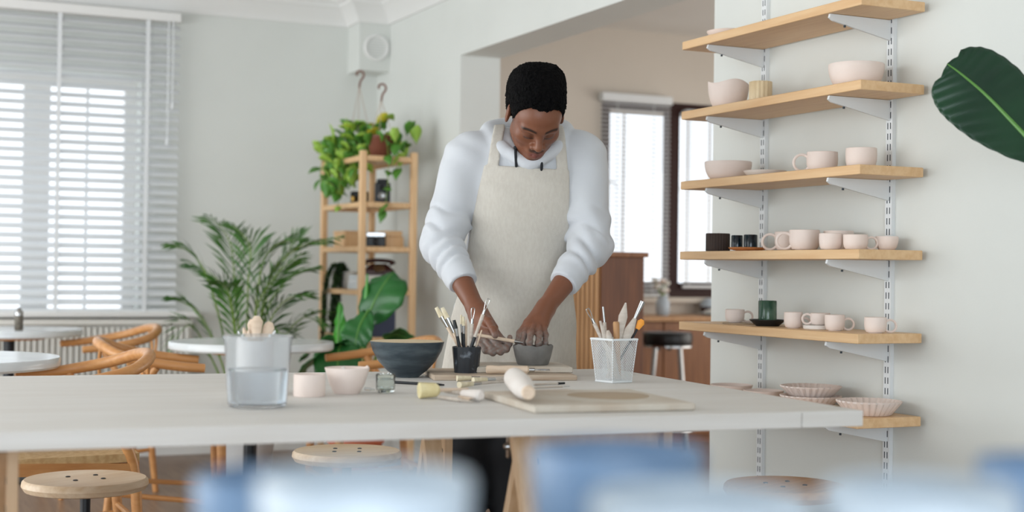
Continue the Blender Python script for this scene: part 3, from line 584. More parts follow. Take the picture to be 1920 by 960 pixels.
# ------------------------------------------------------------------ implicit surfaces for the figure
class SDF:
    def __init__(s, lo, hi, h):
        s.lo = np.array(lo, float); s.h = h; s.n = np.ceil((np.array(hi)-s.lo)/h).astype(int)+1
        s.ax = [s.lo[i]+h*np.arange(s.n[i]) for i in range(3)]
        s.d = np.full(s.n, .08, np.float32)
    def sl(s, lo, hi):
        a = [max(0, int((lo[i]-s.lo[i])/s.h)) for i in range(3)]; c = [min(s.n[i], int((hi[i]-s.lo[i])/s.h)+2) for i in range(3)]
        if any(x >= y for x, y in zip(a, c)): return None
        return tuple(slice(x, y) for x, y in zip(a, c))
    def grid(s, sl=None):
        sl = sl or (slice(None),)*3
        return (s.ax[0][sl[0]][:, None, None], s.ax[1][sl[1]][None, :, None], s.ax[2][sl[2]][None, None, :])
    def put(s, f, lo, hi, k=.02, op='u', m=.08):
        sl = s.sl(np.array(lo)-m, np.array(hi)+m)
        if sl is None: return s
        q = f(*s.grid(sl)); d = s.d[sl]
        if op == 'u':
            h = np.clip(.5+.5*(d-q)/k, 0, 1); s.d[sl] = d*(1-h)+q*h-k*h*(1-h)
        else:
            h = np.clip(.5-.5*(d+q)/k, 0, 1); s.d[sl] = d*(1-h)-q*h+k*h*(1-h)
        return s
    def cone(s, a, b, ra, rb=None, k=.02, op='u', wob=None):
        a, b = np.array(a, float), np.array(b, float); rb = ra if rb is None else rb; ab = b-a; L2 = float(ab @ ab)+1e-12
        def f(X, Y, Z):
            t = np.clip(((X-a[0])*ab[0]+(Y-a[1])*ab[1]+(Z-a[2])*ab[2])/L2, 0, 1)
            dx, dy, dz = X-a[0]-t*ab[0], Y-a[1]-t*ab[1], Z-a[2]-t*ab[2]
            r = ra+(rb-ra)*t
            if wob: r = r+wob(t, X, Y, Z)
            return np.sqrt(dx*dx+dy*dy+dz*dz)-r
        r = max(ra, rb); return s.put(f, np.minimum(a, b)-r, np.maximum(a, b)+r, k, op)
    def ell(s, c, r, k=.02, op='u', p=2.0, rot=None):
        c = np.array(c, float); r = np.array(r, float)
        def f(X, Y, Z):
            x, y, z = X-c[0], Y-c[1], Z-c[2]
            if rot is not None: x, y, z = (rot[0][0]*x+rot[1][0]*y+rot[2][0]*z, rot[0][1]*x+rot[1][1]*y+rot[2][1]*z, rot[0][2]*x+rot[1][2]*y+rot[2][2]*z)
            k0 = (np.abs(x/r[0])**p+np.abs(y/r[1])**p+np.abs(z/r[2])**p)**(1/p)
            k1 = np.sqrt((x/r[0]**2)**2+(y/r[1]**2)**2+(z/r[2]**2)**2)+1e-9
            return k0*(k0-1)/k1 if p == 2.0 else (k0-1)*float(r.min())
        R = float(r.max()) if rot is not None else r
        return s.put(f, c-R, c+R, k, op)
    def mesh(s):
        d = s.d; ins = d < 0; n = s.n
        c = np.zeros(n-1, np.int8)
        for i in (0, 1):
            for j in (0, 1):
                for k in (0, 1): c += ins[i:n[0]-1+i, j:n[1]-1+j, k:n[2]-1+k]
        act = np.argwhere((c > 0) & (c < 8)); idx = np.full(n-1, -1, np.int64); idx[tuple(act.T)] = np.arange(len(act))
        acc = np.zeros((len(act), 3)); cnt = np.zeros(len(act))
        for ax in range(3):
            o1, o2 = [q for q in range(3) if q != ax]
            for a in (0, 1):
                for b in (0, 1):
                    off = np.zeros(3, int); off[o1] = a; off[o2] = b
                    p = act+off; q = p.copy(); q[:, ax] += 1
                    v0, v1 = d[tuple(p.T)], d[tuple(q.T)]; m = (v0 < 0) != (v1 < 0)
                    t = np.where(m, v0/np.where(m, v0-v1, 1), 0); pt = off[None, :].astype(float).repeat(len(act), 0); pt[:, ax] += t
                    acc[m] += pt[m]; cnt[m] += 1
        V = s.lo+s.h*(act+acc/cnt[:, None]); F = []
        for ax in range(3):
            o1, o2 = (ax+1) % 3, (ax+2) % 3
            e = np.diff(ins.astype(np.int8), axis=ax); P = np.argwhere(e != 0)
            P = P[(P[:, o1] > 0) & (P[:, o2] > 0) & (P[:, o1] < n[o1]-1) & (P[:, o2] < n[o2]-1)]
            sg = e[tuple(P.T)]; qs = []
            for a, b in ((1, 1), (0, 1), (0, 0), (1, 0)):
                q = P.copy(); q[:, o1] -= a; q[:, o2] -= b; qs.append(idx[tuple(q.T)])
            Q = np.stack(qs, 1); Q[sg > 0] = Q[sg > 0][:, ::-1]; F.append(Q[(Q >= 0).all(1)])
        F = np.concatenate(F)
        return V, F[:, ::-1]
def relax(V, F, it=1, lam=.5):
    e = np.concatenate([F[:, [i, (i+1) % 4]] for i in range(4)]); e = np.concatenate([e, e[:, ::-1]])
    for _ in range(it):
        a = np.zeros_like(V); np.add.at(a, e[:, 0], V[e[:, 1]]); c = np.bincount(e[:, 0], minlength=len(V))[:, None]
        V = V+lam*(a/np.maximum(c, 1)-V)
    return V
def nmesh(name, V, F, m, parent, col=None):
    me = bpy.data.meshes.new(name); me.vertices.add(len(V)); me.vertices.foreach_set('co', np.asarray(V, np.float32).ravel())
    me.loops.add(F.size); me.loops.foreach_set('vertex_index', F.astype(np.int32).ravel())
    me.polygons.add(len(F)); me.polygons.foreach_set('loop_start', np.arange(0, F.size, 4, dtype=np.int32))
    me.update(calc_edges=True); me.validate(); me.shade_smooth()
    if col is not None:
        at = me.color_attributes.new('Col', 'FLOAT_COLOR', 'POINT'); at.data.foreach_set('color', np.concatenate([col, np.ones((len(col), 1))], 1).astype(np.float32).ravel())
    me.materials.append(m); o = bpy.data.objects.new(name, me); COL.objects.link(o); o.parent = parent
    return o
def lin(c): return np.array(srgb(c)[:3])
def sstep(a, b, x): t = np.clip((x-a)/(b-a), 0, 1); return t*t*(3-2*t)

# ------------------------------------------------------------------ the man at the table (x right, y away from camera, z up in his frame)
man = empty('person', 'person in white hoodie and linen apron bending over a clay bowl', 'person', (1.970, 4.113, 0), -YAW)
shL, shR, elL, elR, wrL, wrR = [np.array(p) for p in ((-.190, -.075, 1.405), (.180, -.060, 1.415), (-.262, -.14, 1.137), (.202, -.15, 1.133), (-.148, -.30, .935), (.058, -.335, .942))]
HC = np.array((.024, -.205, 1.530)); TH, PS = math.radians(50), math.radians(11)
ct, st_, cp, sp_ = math.cos(TH), math.sin(TH), math.cos(PS), math.sin(PS)
def h2p(V):
    x, y, z = V.T; f = y*ct+z*st_; u = z*ct-y*st_
    return np.stack([x*cp+f*sp_, -(f*cp-x*sp_), u], 1)+HC
def p2h(p):
    q = np.array(p)-HC; x = q[0]*cp+q[1]*sp_; f = q[0]*sp_-q[1]*cp
    return np.array((x, f*ct-q[2]*st_, f*st_+q[2]*ct))
# head
s = SDF((-.105, -.20, -.21), (.105, .15, .145), .0026)
s.ell((0, -.018, .028), (.074, .096, .086), .03).ell((0, .028, -.03), (.062, .066, .092), .03).ell((0, .034, .036), (.064, .058, .052), .03)
for sx in (-1, 1):
    s.cone((sx*.048, .002, -.062), (sx*.014, .072, -.112), .021, .017, .03)
    s.ell((sx*.044, .052, -.026), (.024, .026, .022), .025)
    s.cone((sx*.012, .090, .019), (sx*.046, .076, .018), .0095, .009, .016)
s.ell((0, .078, -.112), (.022, .019, .018), .02)
for sx in (-1, 1):
    s.ell((sx*.032, .099, -.002), (.017, .013, .010), .012, 's')
    s.ell((sx*.031, .0765, -.003), (.0165, .0155, .0145), .006)
s.cone((0, .090, .006), (0, .113, -.030), .0085, .0125, .014)
for sx in (-1, 1): s.ell((sx*.0155, .1005, -.037), (.0105, .011, .009), .009); s.ell((sx*.008, .108, -.0455), (.004, .005, .004), .004, 's')
s.ell((0, .083, -.072), (.028, .018, .022), .02)
s.cone((-.019, .089, -.068), (0, .0985, -.0645), .0055, .0068, .006).cone((.019, .089, -.068), (0, .0985, -.0645), .0055, .0068, .006)
s.cone((-.016, .088, -.079), (.0, .095, -.0805), .006, .008, .006).cone((.016, .088, -.079), (0, .095, -.0805), .006, .008, .006)
s.cone((-.022, .099, -.0725), (.022, .099, -.0725), .0018, .0018, .003, 's')
for sx in (-1, 1):
    ry = Matrix.Rotation(sx*-.35, 3, 'Z') @ Matrix.Rotation(.12, 3, 'X')
    s.ell((sx*.083, -.014, -.008), (.0080, .020, .033), .008, rot=[list(r) for r in ry])
    s.ell((sx*.092, -.008, -.004), (.006, .011, .020), .006, 's', rot=[list(r) for r in ry])
nb_ = p2h((-.005, -.04, 1.43)); s.cone((0, -.035, -.05), tuple(nb_), .052, .062, .03)
V, F = s.mesh(); V = relax(V, F, 1, .4)
x, y, z = V.T
skin, skd, lip, hairc = lin((120, 75, 54)), lin((88, 52, 38)), lin((120, 70, 62)), lin((22, 17, 16))
C = np.tile(skin, (len(V), 1))
def blend(C, c, w): return C*(1-w[:, None])+c*w[:, None]
C = blend(C, lin((140, 90, 65)), np.clip(1-((x/.02)**2+((y-.112)/.02)**2+((z+.03)/.02)**2), 0, 1)*.6)
C = blend(C, skd, np.clip(1-(((np.abs(x)-.032)/.022)**2+((y-.085)/.03)**2+((z+.004)/.016)**2), 0, 1)*.7)
C = blend(C, lip, (1-sstep(.75, 1.1, np.sqrt((x/.023)**2+((z+.0725)/.0125)**2)))*sstep(.075, .088, y))
arch = .0225+.0055*np.cos((np.abs(x)-.036)*62)
C = blend(C, hairc, (1-sstep(.0022, .0056, np.abs(z-arch+.002)))*sstep(.010, .016, np.abs(x))*(1-sstep(.050, .062, np.abs(x)))*sstep(.05, .065, y)*.92)
C = blend(C, hairc, (1-sstep(.0014, .0034, np.abs(z+.0105+.0015*np.cos((np.abs(x)-.031)*90))))*(1-sstep(.013, .017, np.abs(np.abs(x)-.031)))*sstep(.078, .084, y)*.9)
C = blend(C, hairc, (1-sstep(.003, .007, np.abs(z+.0565+.10*np.abs(x)**1.2)))*(1-sstep(.018, .028, np.abs(x)))*sstep(.075, .088, y)*.75)
C = blend(C, hairc, (1-sstep(.4, 1.1, np.sqrt((x/.024)**2+((z+.105)/.018)**2)))*sstep(.06, .08, y)*.65)
head = (h2p(V), F[:, ::-1], C)
# hands and forearms
def hand(el, wr, palm, fingers, thumb, lo, hi, clayz):
    s = SDF(lo, hi, .0022); mid = el+(wr-el)*.35
    s.cone(el, mid, .041, .040, .02).cone(mid, wr, .040, .026, .02)
    pa, pb, wvec = [np.array(p) for p in palm]        # palm from wrist to knuckle line, wvec = half width vector
    for t in (-1, -.33, .33, 1): s.cone(wr+(pa-wr)*.5+wvec*t*.55, pb+wvec*t, .0145, .0125, .014)
    s.cone(wr, (pa+pb)/2, .025, .018, .02)
    for fg in fingers:
        P = [np.array(p) for p in fg[0]]; r = fg[1]
        for i in range(len(P)-1):
            s.cone(P[i], P[i+1], r*(1.08-.09*i), r*(1.0-.09*i), .004)
            if i: s.ell(P[i], (r*1.04,)*3, .005)
    P = [np.array(p) for p in thumb]
    s.cone(P[0], P[1], .0165, .0125, .014).cone(P[1], P[2], .0120, .0105, .006)
    if len(P) > 3: s.cone(P[2], P[3], .0112, .0095, .005)
    V, F = s.mesh(); V = relax(V, F, 1, .4); x, y, z = V.T
    C = np.tile(skin, (len(V), 1)); n = .5+.5*np.sin(x*310+np.sin(z*240)*2)*np.sin(z*270+1.3*np.sin(y*220))
    C = blend(C, lin((126, 118, 113)), sstep(clayz+.04, clayz-.005, z)*(.38+.6*n))
    for P_ in [np.array(f[0][-1]) for f in fingers]+[P[-1]]:   # nails and knuckles slightly paler
        C = blend(C, lin((146, 128, 120)), np.clip(1-(np.linalg.norm(V-P_, axis=1)/.012)**2, 0, 1)*.5)
    return V, F, C
hL = hand(elL, wrL, ((-.138, -.335, .915), (-.112, -.405, .862), (-.020, -.010, -.022)), [
    (((-.092, -.398, .880), (-.066, -.436, .850), (-.048, -.452, .842), (-.046, -.452, .860)), .0095),
    (((-.106, -.408, .866), (-.080, -.450, .836), (-.056, -.462, .826), (-.048, -.456, .838)), .0098),
    (((-.120, -.412, .852), (-.096, -.452, .826), (-.072, -.462, .818), (-.062, -.454, .830)), .0094),
    (((-.132, -.412, .842), (-.116, -.446, .820), (-.094, -.458, .814), (-.082, -.450, .824)), .0084)],
    ((-.140, -.330, .920), (-.108, -.412, .903), (-.094, -.462, .882), (-.088, -.474, .866)), (-.34, -.51, .79), (-.02, -.08, 1.20), .85)
hR = hand(elR, wrR, ((.048, -.360, .925), (.030, -.415, .893), (.024, .006, .000)), [
    (((.008, -.418, .893), (-.002, -.446, .872), (-.008, -.462, .846), (-.006, -.466, .826)), .0096),
    (((.023, -.424, .892), (.014, -.466, .874), (.010, -.492, .850), (.012, -.494, .826)), .0100),
    (((.038, -.422, .891), (.038, -.462, .870), (.036, -.484, .846), (.036, -.484, .824)), .0096),
    (((.052, -.414, .892), (.057, -.442, .868), (.056, -.460, .846), (.053, -.464, .828)), .0086)],
    ((.040, -.350, .928), (.006, -.400, .900), (-.016, -.432, .872), (-.022, -.448, .846)), (-.05, -.53, .79), (.28, -.08, 1.20), .86)
# core of the body under the clothes: torso, upper arms, hips, legs
s = SDF((-.36, -.30, .0), (.30, .22, 1.50), .011)
s.ell((-.005, -.04, 1.27), (.165, .10, .17), .05).ell((-.02, -.01, 1.05), (.15, .095, .16), .05).ell((-.05, .03, .90), (.155, .10, .10), .05)
for a, c in ((shL, elL), (shR, elR)): s.cone(a, c, .055, .042, .04)
s.cone(shL, shR, .06, .06, .04)
lgL = ((-.135, .035, .86), (-.178, .03, .49), (-.190, .07, .06)); lgR = ((.03, .035, .86), (-.030, .03, .49), (-.035, .07, .06))
for lg in (lgL, lgR):
    s.cone(lg[0], lg[1], .080, .055, .04).cone(lg[1], lg[2], .053, .035, .03).cone(lg[2], (lg[2][0], lg[2][1]-.16, .03), .035, .028, .02)
V, F = s.mesh(); core = (V, F, np.tile(skin, (len(V), 1)))
Vs, Fs, Cs, off = [], [], [], 0
for v, f, c in (head, hL, hR, core): Vs.append(v); Fs.append(f+off); Cs.append(c); off += len(v)
nmesh('body', np.concatenate(Vs), np.concatenate(Fs), m_skin, man, np.concatenate(Cs))
# hair: short afro with squared top and a clear hairline
s = SDF((-.115, -.20, -.09), (.115, .14, .20), .003)
s.ell((0, -.044, .038), (.0865, .120, .100), .01, p=2.9, rot=[[1, 0, 0], [0, ct, -st_], [0, st_, ct]])
X, Y, Z = s.grid()
zl = np.interp(Y, [-.13, -.06, -.035, -.02, .004, .018, .034, .046, .066, .09, .12], [-.07, -.06, -.04, .035, .025, .002, .020, .060, .082, .090, .096])
zl = zl+(.016*np.clip(np.abs(X-.008)/.045, 0, 1)-.004)*sstep(.045, .06, Y)+.002*np.sin(X*190)*np.sin(X*77+1)
s.d = np.maximum(s.d, ((zl-Z)*.6).astype(np.float32))
rg = np.random.default_rng(3); nz = rg.normal(0, 1, s.n).astype(np.float32)
nz = (nz+np.roll(nz, 1, 0)+np.roll(nz, 1, 1)+np.roll(nz, 1, 2))/2; s.d += nz*.0014
V, F = s.mesh(); nmesh('hair', h2p(V), F[:, ::-1], m_hair, man)
# hoodie
def folds(ph, amp, lo, hi):
    return lambda t, X, Y, Z: amp*sstep(lo, lo+.2, t)*(1-sstep(hi-.08, hi, t))*(np.sin(t*24+ph+3.4*np.sin(X*27+ph)+2.6*np.sin(Y*23+Z*9))*.75+.25*np.sin(t*50+X*48+Y*30+ph))
def creases(ph, amp, lo, hi, f):
    return lambda t, X, Y, Z: amp*sstep(lo, lo+.18, t)*(1-sstep(hi-.18, hi, t))*(1.6*np.abs(np.sin(t*f+ph+1.1*np.sin(X*34+ph)+1.2*np.sin(Y*29+2*ph)))-1.1)
def torso(s, inflate=0.):
    s.ell((-.002, -.062, 1.285), (.180+inflate, .118+inflate, .175), .05, p=2.4).ell((-.022, -.028, 1.08), (.172+inflate, .116+inflate, .19), .06)
    s.ell((-.042, .012, .93), (.185+inflate, .118+inflate, .10), .05)
    s.cone(shL*.86+np.array((0, -.006, .203)), shR*.86+np.array((0, -.006, .203)), .066+inflate, .066+inflate, .05)
    for sx in (-1, 1): s.cone((sx*.045, -.03, 1.445), (sx*.15, -.06, 1.425), .062+inflate, .06+inflate, .04)
    return s
s = SDF((-.40, -.36, .83), (.36, .20, 1.60), .005)
torso(s)
for a, c, w, ph in ((shL, elL, wrL, .3), (shR, elR, wrR, 2.1)):
    cf = c+(w-c)*.50
    s.cone(a, c, .074, .064, .035, wob=creases(ph, .0075, .55, 1.3, 13))
    s.cone(c, cf, .064, .050, .02, wob=creases(ph+1, .0078, -.3, .95, 10))
    s.cone(cf, c+(w-c)*.60, .0465, .0455, .006)
    e_ = c+(w-c)*.62; dr = (w-c)/np.linalg.norm(w-c)
    X, Y, Z = s.grid(); al = (X-e_[0])*dr[0]+(Y-e_[1])*dr[1]+(Z-e_[2])*dr[2]
    near = (X-e_[0])**2+(Y-e_[1])**2+(Z-e_[2])**2 < .075**2
    s.d = np.where(near, np.maximum(s.d, al), s.d).astype(np.float32)
# hood lying round the neck, open at the throat
lp = [(.014, .050, 1.515), (-.075, .030, 1.510), (-.118, -.045, 1.485), (-.092, -.120, 1.440), (-.050, -.160, 1.412), (.008, -.176, 1.382), (.062, -.162, 1.412), (.100, -.120, 1.442), (.116, -.040, 1.490), (.090, .032, 1.512), (.014, .050, 1.515)]
lp = [np.array(p) for p in spline(lp, 4)]
for i in range(len(lp)-1):
    r = .034 if lp[i][1] > -.09 else (.026 if lp[i][1] > -.14 else .019)
    s.cone(lp[i], lp[i+1], r, r, .007)
    if lp[i][1] > -.14: s.cone(lp[i]+np.array((0, .01, -.03)), lp[i+1]+np.array((0, .01, -.03)), r*.9, r*.9, .02)
X, Y, Z = s.grid()
s.d = s.d+(.0028*np.sin(X*38+Z*30+np.sin(Z*26)*1.5)*np.sin(Z*31+X*12)*sstep(.0, .05, np.abs(X)-.09)).astype(np.float32)
s.ell((.012, -.11, 1.50), (.062, .072, .09), .012, 's')
V, F = s.mesh(); V = relax(V, F, 1, .5)
nmesh('hoodie', V, F, m_fabric, man)
# trousers and shoes
s = SDF((-.34, -.16, .03), (.22, .22, .97), .008)
s.ell((-.05, .03, .90), (.172, .108, .085), .05)
for i, lg in enumerate((lgL, lgR)):
    s.cone(lg[0], lg[1], .094, .074, .05, wob=folds(i, .003, .4, 1.2)).cone(lg[1], lg[2], .073, .056, .04, wob=folds(i+2, .004, .3, 1.2))
V, F = s.mesh(); nmesh('trousers', V, F, m_trouser, man)
for lg in (lgL, lgR):
    s = SDF((lg[2][0]-.07, -.22, 0.0), (lg[2][0]+.07, .16, .12), .006)
    s.cone((lg[2][0], .085, .042), (lg[2][0], -.13, .034), .042, .036, .02).cone((lg[2][0], .07, .05), (lg[2][0], .075, .085), .045, .042, .02)
    s.d = np.maximum(s.d, (.007-s.grid()[2]).astype(np.float32)); V, F = s.mesh(); V[:, 2] -= .006
    nmesh('shoe', V, F, m_black, man)
# apron: bib, skirt and shoulder straps following the hoodie
s = SDF((-.32, -.36, .58), (.26, .16, 1.54), .0045)
torso(s, .013)
for i, (a, c) in enumerate((((-.044, .010, 1.0), (-.042, .030, .74)), ((-.042, .030, .74), (-.044, .035, .58)))):
    pass
X, Y, Z = s.grid()
hw = np.interp(Z, [.55, .75, .95, 1.1], [.232, .222, .195, .170]); cx = np.interp(Z, [.75, 1.1], [-.045, -.025]); cyy = np.interp(Z, [.6, .95, 1.1], [.035, .016, -.02])
dp = np.interp(Z, [.55, .8, 1.1], [.120, .126, .118])
sk = (np.sqrt(((X-cx)/hw)**2+((Y-cyy)/dp)**2)-1)*.12+np.where(Z > 1.06, (Z-1.06)*1.0, 0)
k = .05; h = np.clip(.5+.5*(s.d-sk)/k, 0, 1); s.d = (s.d*(1-h)+sk*h-k*h*(1-h)).astype(np.float32)
s.d = s.d+(.0035*np.sin(X*52+2*np.sin(Z*7)+1)*(1-sstep(.78, 1.05, Z))+.0016*np.sin(X*30+Z*44+2*np.sin(Z*15))*sstep(.9, 1.1, Z)).astype(np.float32)
lb = np.interp(Z, [.58, .74, .90, 1.00, 1.10, 1.20, 1.30, 1.375], [-.275, -.262, -.235, -.205, -.185, -.172, -.150, -.133])
rb = np.interp(Z, [.58, .74, .90, 1.00, 1.10, 1.20, 1.30, 1.375], [.192, .182, .165, .150, .138, .133, .133, .131])
top = 1.372-.05*(X+.0)
bib = np.maximum(np.maximum(lb-X, X-rb), np.maximum(Z-top, Y-.02))
st1 = np.maximum(np.abs(X-np.interp(Z, [1.33, 1.50], [-.112, -.088]))-.0175, np.maximum(1.34-Z, Y-.03))
st2 = np.maximum(np.abs(X-np.interp(Z, [1.33, 1.50], [.113, .098]))-.0175, np.maximum(1.34-Z, Y-.03))
d0 = s.d.copy()
s.d = np.minimum(np.maximum(d0, bib), np.minimum(np.maximum(d0-.001, st1), np.maximum(d0-.001, st2))).astype(np.float32)
band = np.maximum(np.maximum(np.maximum(lb-X, X-rb), np.maximum(Z-top, top-.045-Z)), Y)
s.d = np.minimum(s.d, np.maximum(d0-.0022, band)).astype(np.float32)
V, F = s.mesh(); V = relax(V, F, 1, .5)
nmesh('apron', V, F, m_linen, man)
for pts in (((-.036, -.172, 1.432), (-.036, -.188, 1.415), (-.034, -.186, 1.385), (-.033, -.180, 1.365)), ((.042, -.182, 1.395), (.045, -.188, 1.380), (.044, -.182, 1.362))):
    c = MB().tube(spline(pts, 5), .0042, 8).build('drawstring', m_cord, man)
MB().lathe([(.001, -.006), (.006, -.004), (.007, 0), (.006, .004), (.001, .006)], 12, (-.036, -.176, 1.432)).build('eyelet', m_cord, man)
# tool held in his hand
P0, P1 = Vector((-.142, -.446, .866)), Vector((-.008, -.478, .846))
base = Vector((1.970, 4.113, 0))
stick('held_tool', 'pale wooden modelling tool with metal tip held in the hand', 'tool', base, P0, P1, [('shaft', 0, .82, .0048, .0052, 1, m_tool), ('metal_tip', .82, 1, .0038, .0016, 1, m_chrome)])

# ------------------------------------------------------------------ bistro tables and bent-rail chairs
def bistro(label, loc, r=.345):
    e = empty('bistro_table', label, 'table', loc, group='round bistro tables')
    MB().lathe([(r-.006, .705), (r, .712), (r, .735), (r-.004, .74), (.001, .74)], 64).build('top', m_marble, e)
    MB().lathe([(r*.48, .688), (r*.5, .7045), (.001, .7045)], 40).build('under_disc', m_chair, e)
    MB().lathe([(.028, .02), (.028, .6878)], 20).build('post', m_black, e)
    MB().lathe([(.145, 0), (.15, .006), (.135, .012), (.04, .03), (.001, .03)], 40).build('base', m_black, e)
bistro('round pale table beside the oak chair nearest the work table', (.27, 5.10, 0), .40)
bistro('round pale table with a pepper mill under the window', (.72, 7.30, 0))
bistro('round pale table in front of the palm', (1.557, 5.92, 0))
pm = empty('pepper_mill', 'small glass and steel pepper mill on the round table', 'mill', (.745, 7.12, .7402))
MB().lathe([(.018, 0), (.02, .004), (.02, .07), (.001, .07)], 20).build('body', mat('peppercorns', (120, 112, 100), .4, (80, 74, 66), nscale=120), pm)
MB().lathe([(.0205, .0702), (.0205, .085), (.012, .1), (.006, .106), (.001, .108)], 20).build('cap', m_chrome, pm)
ch = empty('oak_chair', 'oak chair with rounded top rail beside the nearest round table', 'chair', (.66, 4.84, 0), PI/2, group='oak chairs with bent top rails')
rail = [(-.262, .135, .672), (-.268, .04, .680), (-.258, -.08, .698), (-.215, -.175, .720), (-.12, -.238, .748), (0, -.258, .758)]
rail = rail+[(-x, y, z) for x, y, z in rail[-2::-1]]
rp_ = spline(rail, 5); n = len(rp_)
MB().tube(rp_, [.0165+.004*math.sin(PI*i/(n-1)) for i in range(n)], 12).build('top_rail', m_chair, ch)
for sx in (-1, 1):
    MB().tube(spline([(sx*.185, -.225, 0), (sx*.19, -.20, .22), (sx*.195, -.18, .42), (sx*.225, -.11, .56), (sx*.262, -.04, .676)], 4), [.014+.004*math.sin(PI*i/16) for i in range(17)], 10).build('leg', m_chair, ch)
    MB().tube([(sx*.245, .215, 0), (sx*.238, .205, .25), (sx*.232, .20, .445)], [.012, .017, .019], 10).build('leg', m_chair, ch)
    MB().bar((sx*.235, .20, .42), (sx*.195, -.19, .40), .02, .04).build('seat_rail', m_chair, ch)
    MB().tube([(sx*.241, .21, .16), (sx*.19, -.2, .2)], .010, 8).build('stretcher', m_chair, ch)
    MB().tube(spline([(sx*.012, -.205, .43), (sx*.014, -.235, .56), (sx*.035, -.252, .66), (sx*.075, -.246, .742)], 4), .009, 8, flat=.7).build('splat', m_chair, ch)
MB().bar((-.235, .2, .42), (.235, .2, .42), .022, .055).build('seat_rail', m_chair, ch)
MB().bar((-.195, -.19, .405), (.195, -.19, .405), .022, .055).build('seat_rail', m_chair, ch)
MB().tube([(-.243, .212, .2), (.243, .212, .2)], .010, 8).build('stretcher', m_chair, ch)
MB().tube([(-.19, -.2, .23), (.19, -.2, .23)], .010, 8).build('stretcher', m_chair, ch)
MB().rings([[(-.24, .21, z), (.24, .21, z), (.2, -.2, z), (-.2, -.2, z)] for z in (.425, .452)]+[[(-.12, .1, .44), (.12, .1, .44), (.1, -.1, .44), (-.1, -.1, .44)]]).build('woven_seat', m_cordw, ch)
dup(ch, (1.09, 6.90, 0), PI/2+.05, 'oak chair drawn up to the table under the window')
dup(ch, (1.135, 5.60, 0), -PI/2-.18, 'oak chair at the palm table with its back to the radiator side')
dup(ch, (1.975, 5.56, 0), PI/2-.06, 'oak chair at the palm table in front of the broad-leaved plant')

# ------------------------------------------------------------------ bamboo shelf unit in the corner
bs = empty('bamboo_shelf', 'tall bamboo shelf unit in the corner by the right wall', 'shelf unit', (2.40, 6.96, 0))
LX, LY, pw = .28, .65, .034
for x in (0, LX):
    for y in (0, LY): MB().cbox((x-pw/2, y-pw/2, 0), (x+pw/2, y+pw/2, 1.665), .004).build('post', m_bamboo, bs, smooth=30)
for z in (1.64, 1.40, 1.17, .945, .70, .30):
    fr = MB().cbox((pw/2, -.011, z-.028), (LX-pw/2, .011, z)).build('shelf_rail', m_bamboo, bs, smooth=30)
    MB().cbox((pw/2, LY-.011, z-.028), (LX-pw/2, LY+.011, z)).build('shelf_rail', m_bamboo, bs, smooth=30)
    MB().cbox((-.011, pw/2, z-.028), (.011, LY-pw/2, z)).build('shelf_rail', m_bamboo, bs, smooth=30)
    MB().cbox((LX-.011, pw/2, z-.028), (LX+.011, LY-pw/2, z)).build('shelf_rail', m_bamboo, bs, smooth=30)
    for i in range(5): MB().cbox((.014+i*.0510, .012, z-.012), (.014+i*.0510+.046, LY-.012, z), .001).build('slat', m_bamboo, bs, smooth=30)
# things on the unit
c = empty('box_camera', 'black twin-lens box camera on the bamboo shelf', 'camera', (2.54, 7.05, 1.4003), -.3)
MB().cbox((-.04, -.045, 0), (.04, .045, .105), .004).build('body', m_camb, c, smooth=30)
MB().cbox((-.03, -.03, .105), (.03, .03, .125), .004).build('hood', m_camb, c, smooth=30)
for z, r in ((.035, .02), (.08, .014)):
    MB().lathe([(r, 0), (r, .014), (r*.8, .016), (r*.6, .01), (.001, .008)], 20, m=Matrix.Translation((-.005, -.045, z)) @ mx).build('lens', m_chrome if z < .05 else m_camb, c)
c = empty('small_camera', 'small black camera with brass knob under the trailing leaves', 'camera', (2.50, 7.30, 1.4003), -1.2)
MB().cbox((-.045, -.03, 0), (.045, .03, .07), .004).build('body', m_camb, c, smooth=30)
MB().lathe([(.014, 0), (.014, .02), (.001, .02)], 16, m=Matrix.Translation((0, -.03, .03)) @ mx).build('lens', m_brass, c)
bx = empty('wooden_box', 'small pale wooden box under the silver camera side', 'box', (2.47, 7.40, 1.1703), 0)
MB().cbox((-.05, -.09, 0), (.05, .09, .075), .002).build('body', m_bamboo, bx, smooth=30)
MB().cbox((-.053, -.093, .0755), (.053, .093, .088), .002).build('lid', m_bamboo, bx, smooth=30)
bx = empty('wooden_box', 'stepped pale wooden box behind the silver camera', 'box', (2.61, 7.10, 1.1703), 0)
MB().cbox((-.05, -.06, 0), (.05, .06, .055), .002).build('body', m_bamboo, bx, smooth=30)
MB().cbox((-.053, -.063, .0555), (.04, .063, .085), .002).build('lid', m_bamboo, bx, smooth=30)
c = empty('silver_camera', 'silver and black compact camera on the bamboo shelf', 'camera', (2.50, 7.03, 1.1703), -.35)
MB().cbox((-.05, -.018, 0), (.05, .018, .05), .004).build('body', m_camb, c, smooth=30)
MB().cbox((-.05, -.018, .0505), (.05, .018, .075), .004).build('top_plate', m_chrome, c, smooth=30)
MB().lathe([(.018, 0), (.018, .02), (.014, .022), (.001, .016)], 20, m=Matrix.Translation((0, -.018, .026)) @ mx).build('lens', m_camb, c)
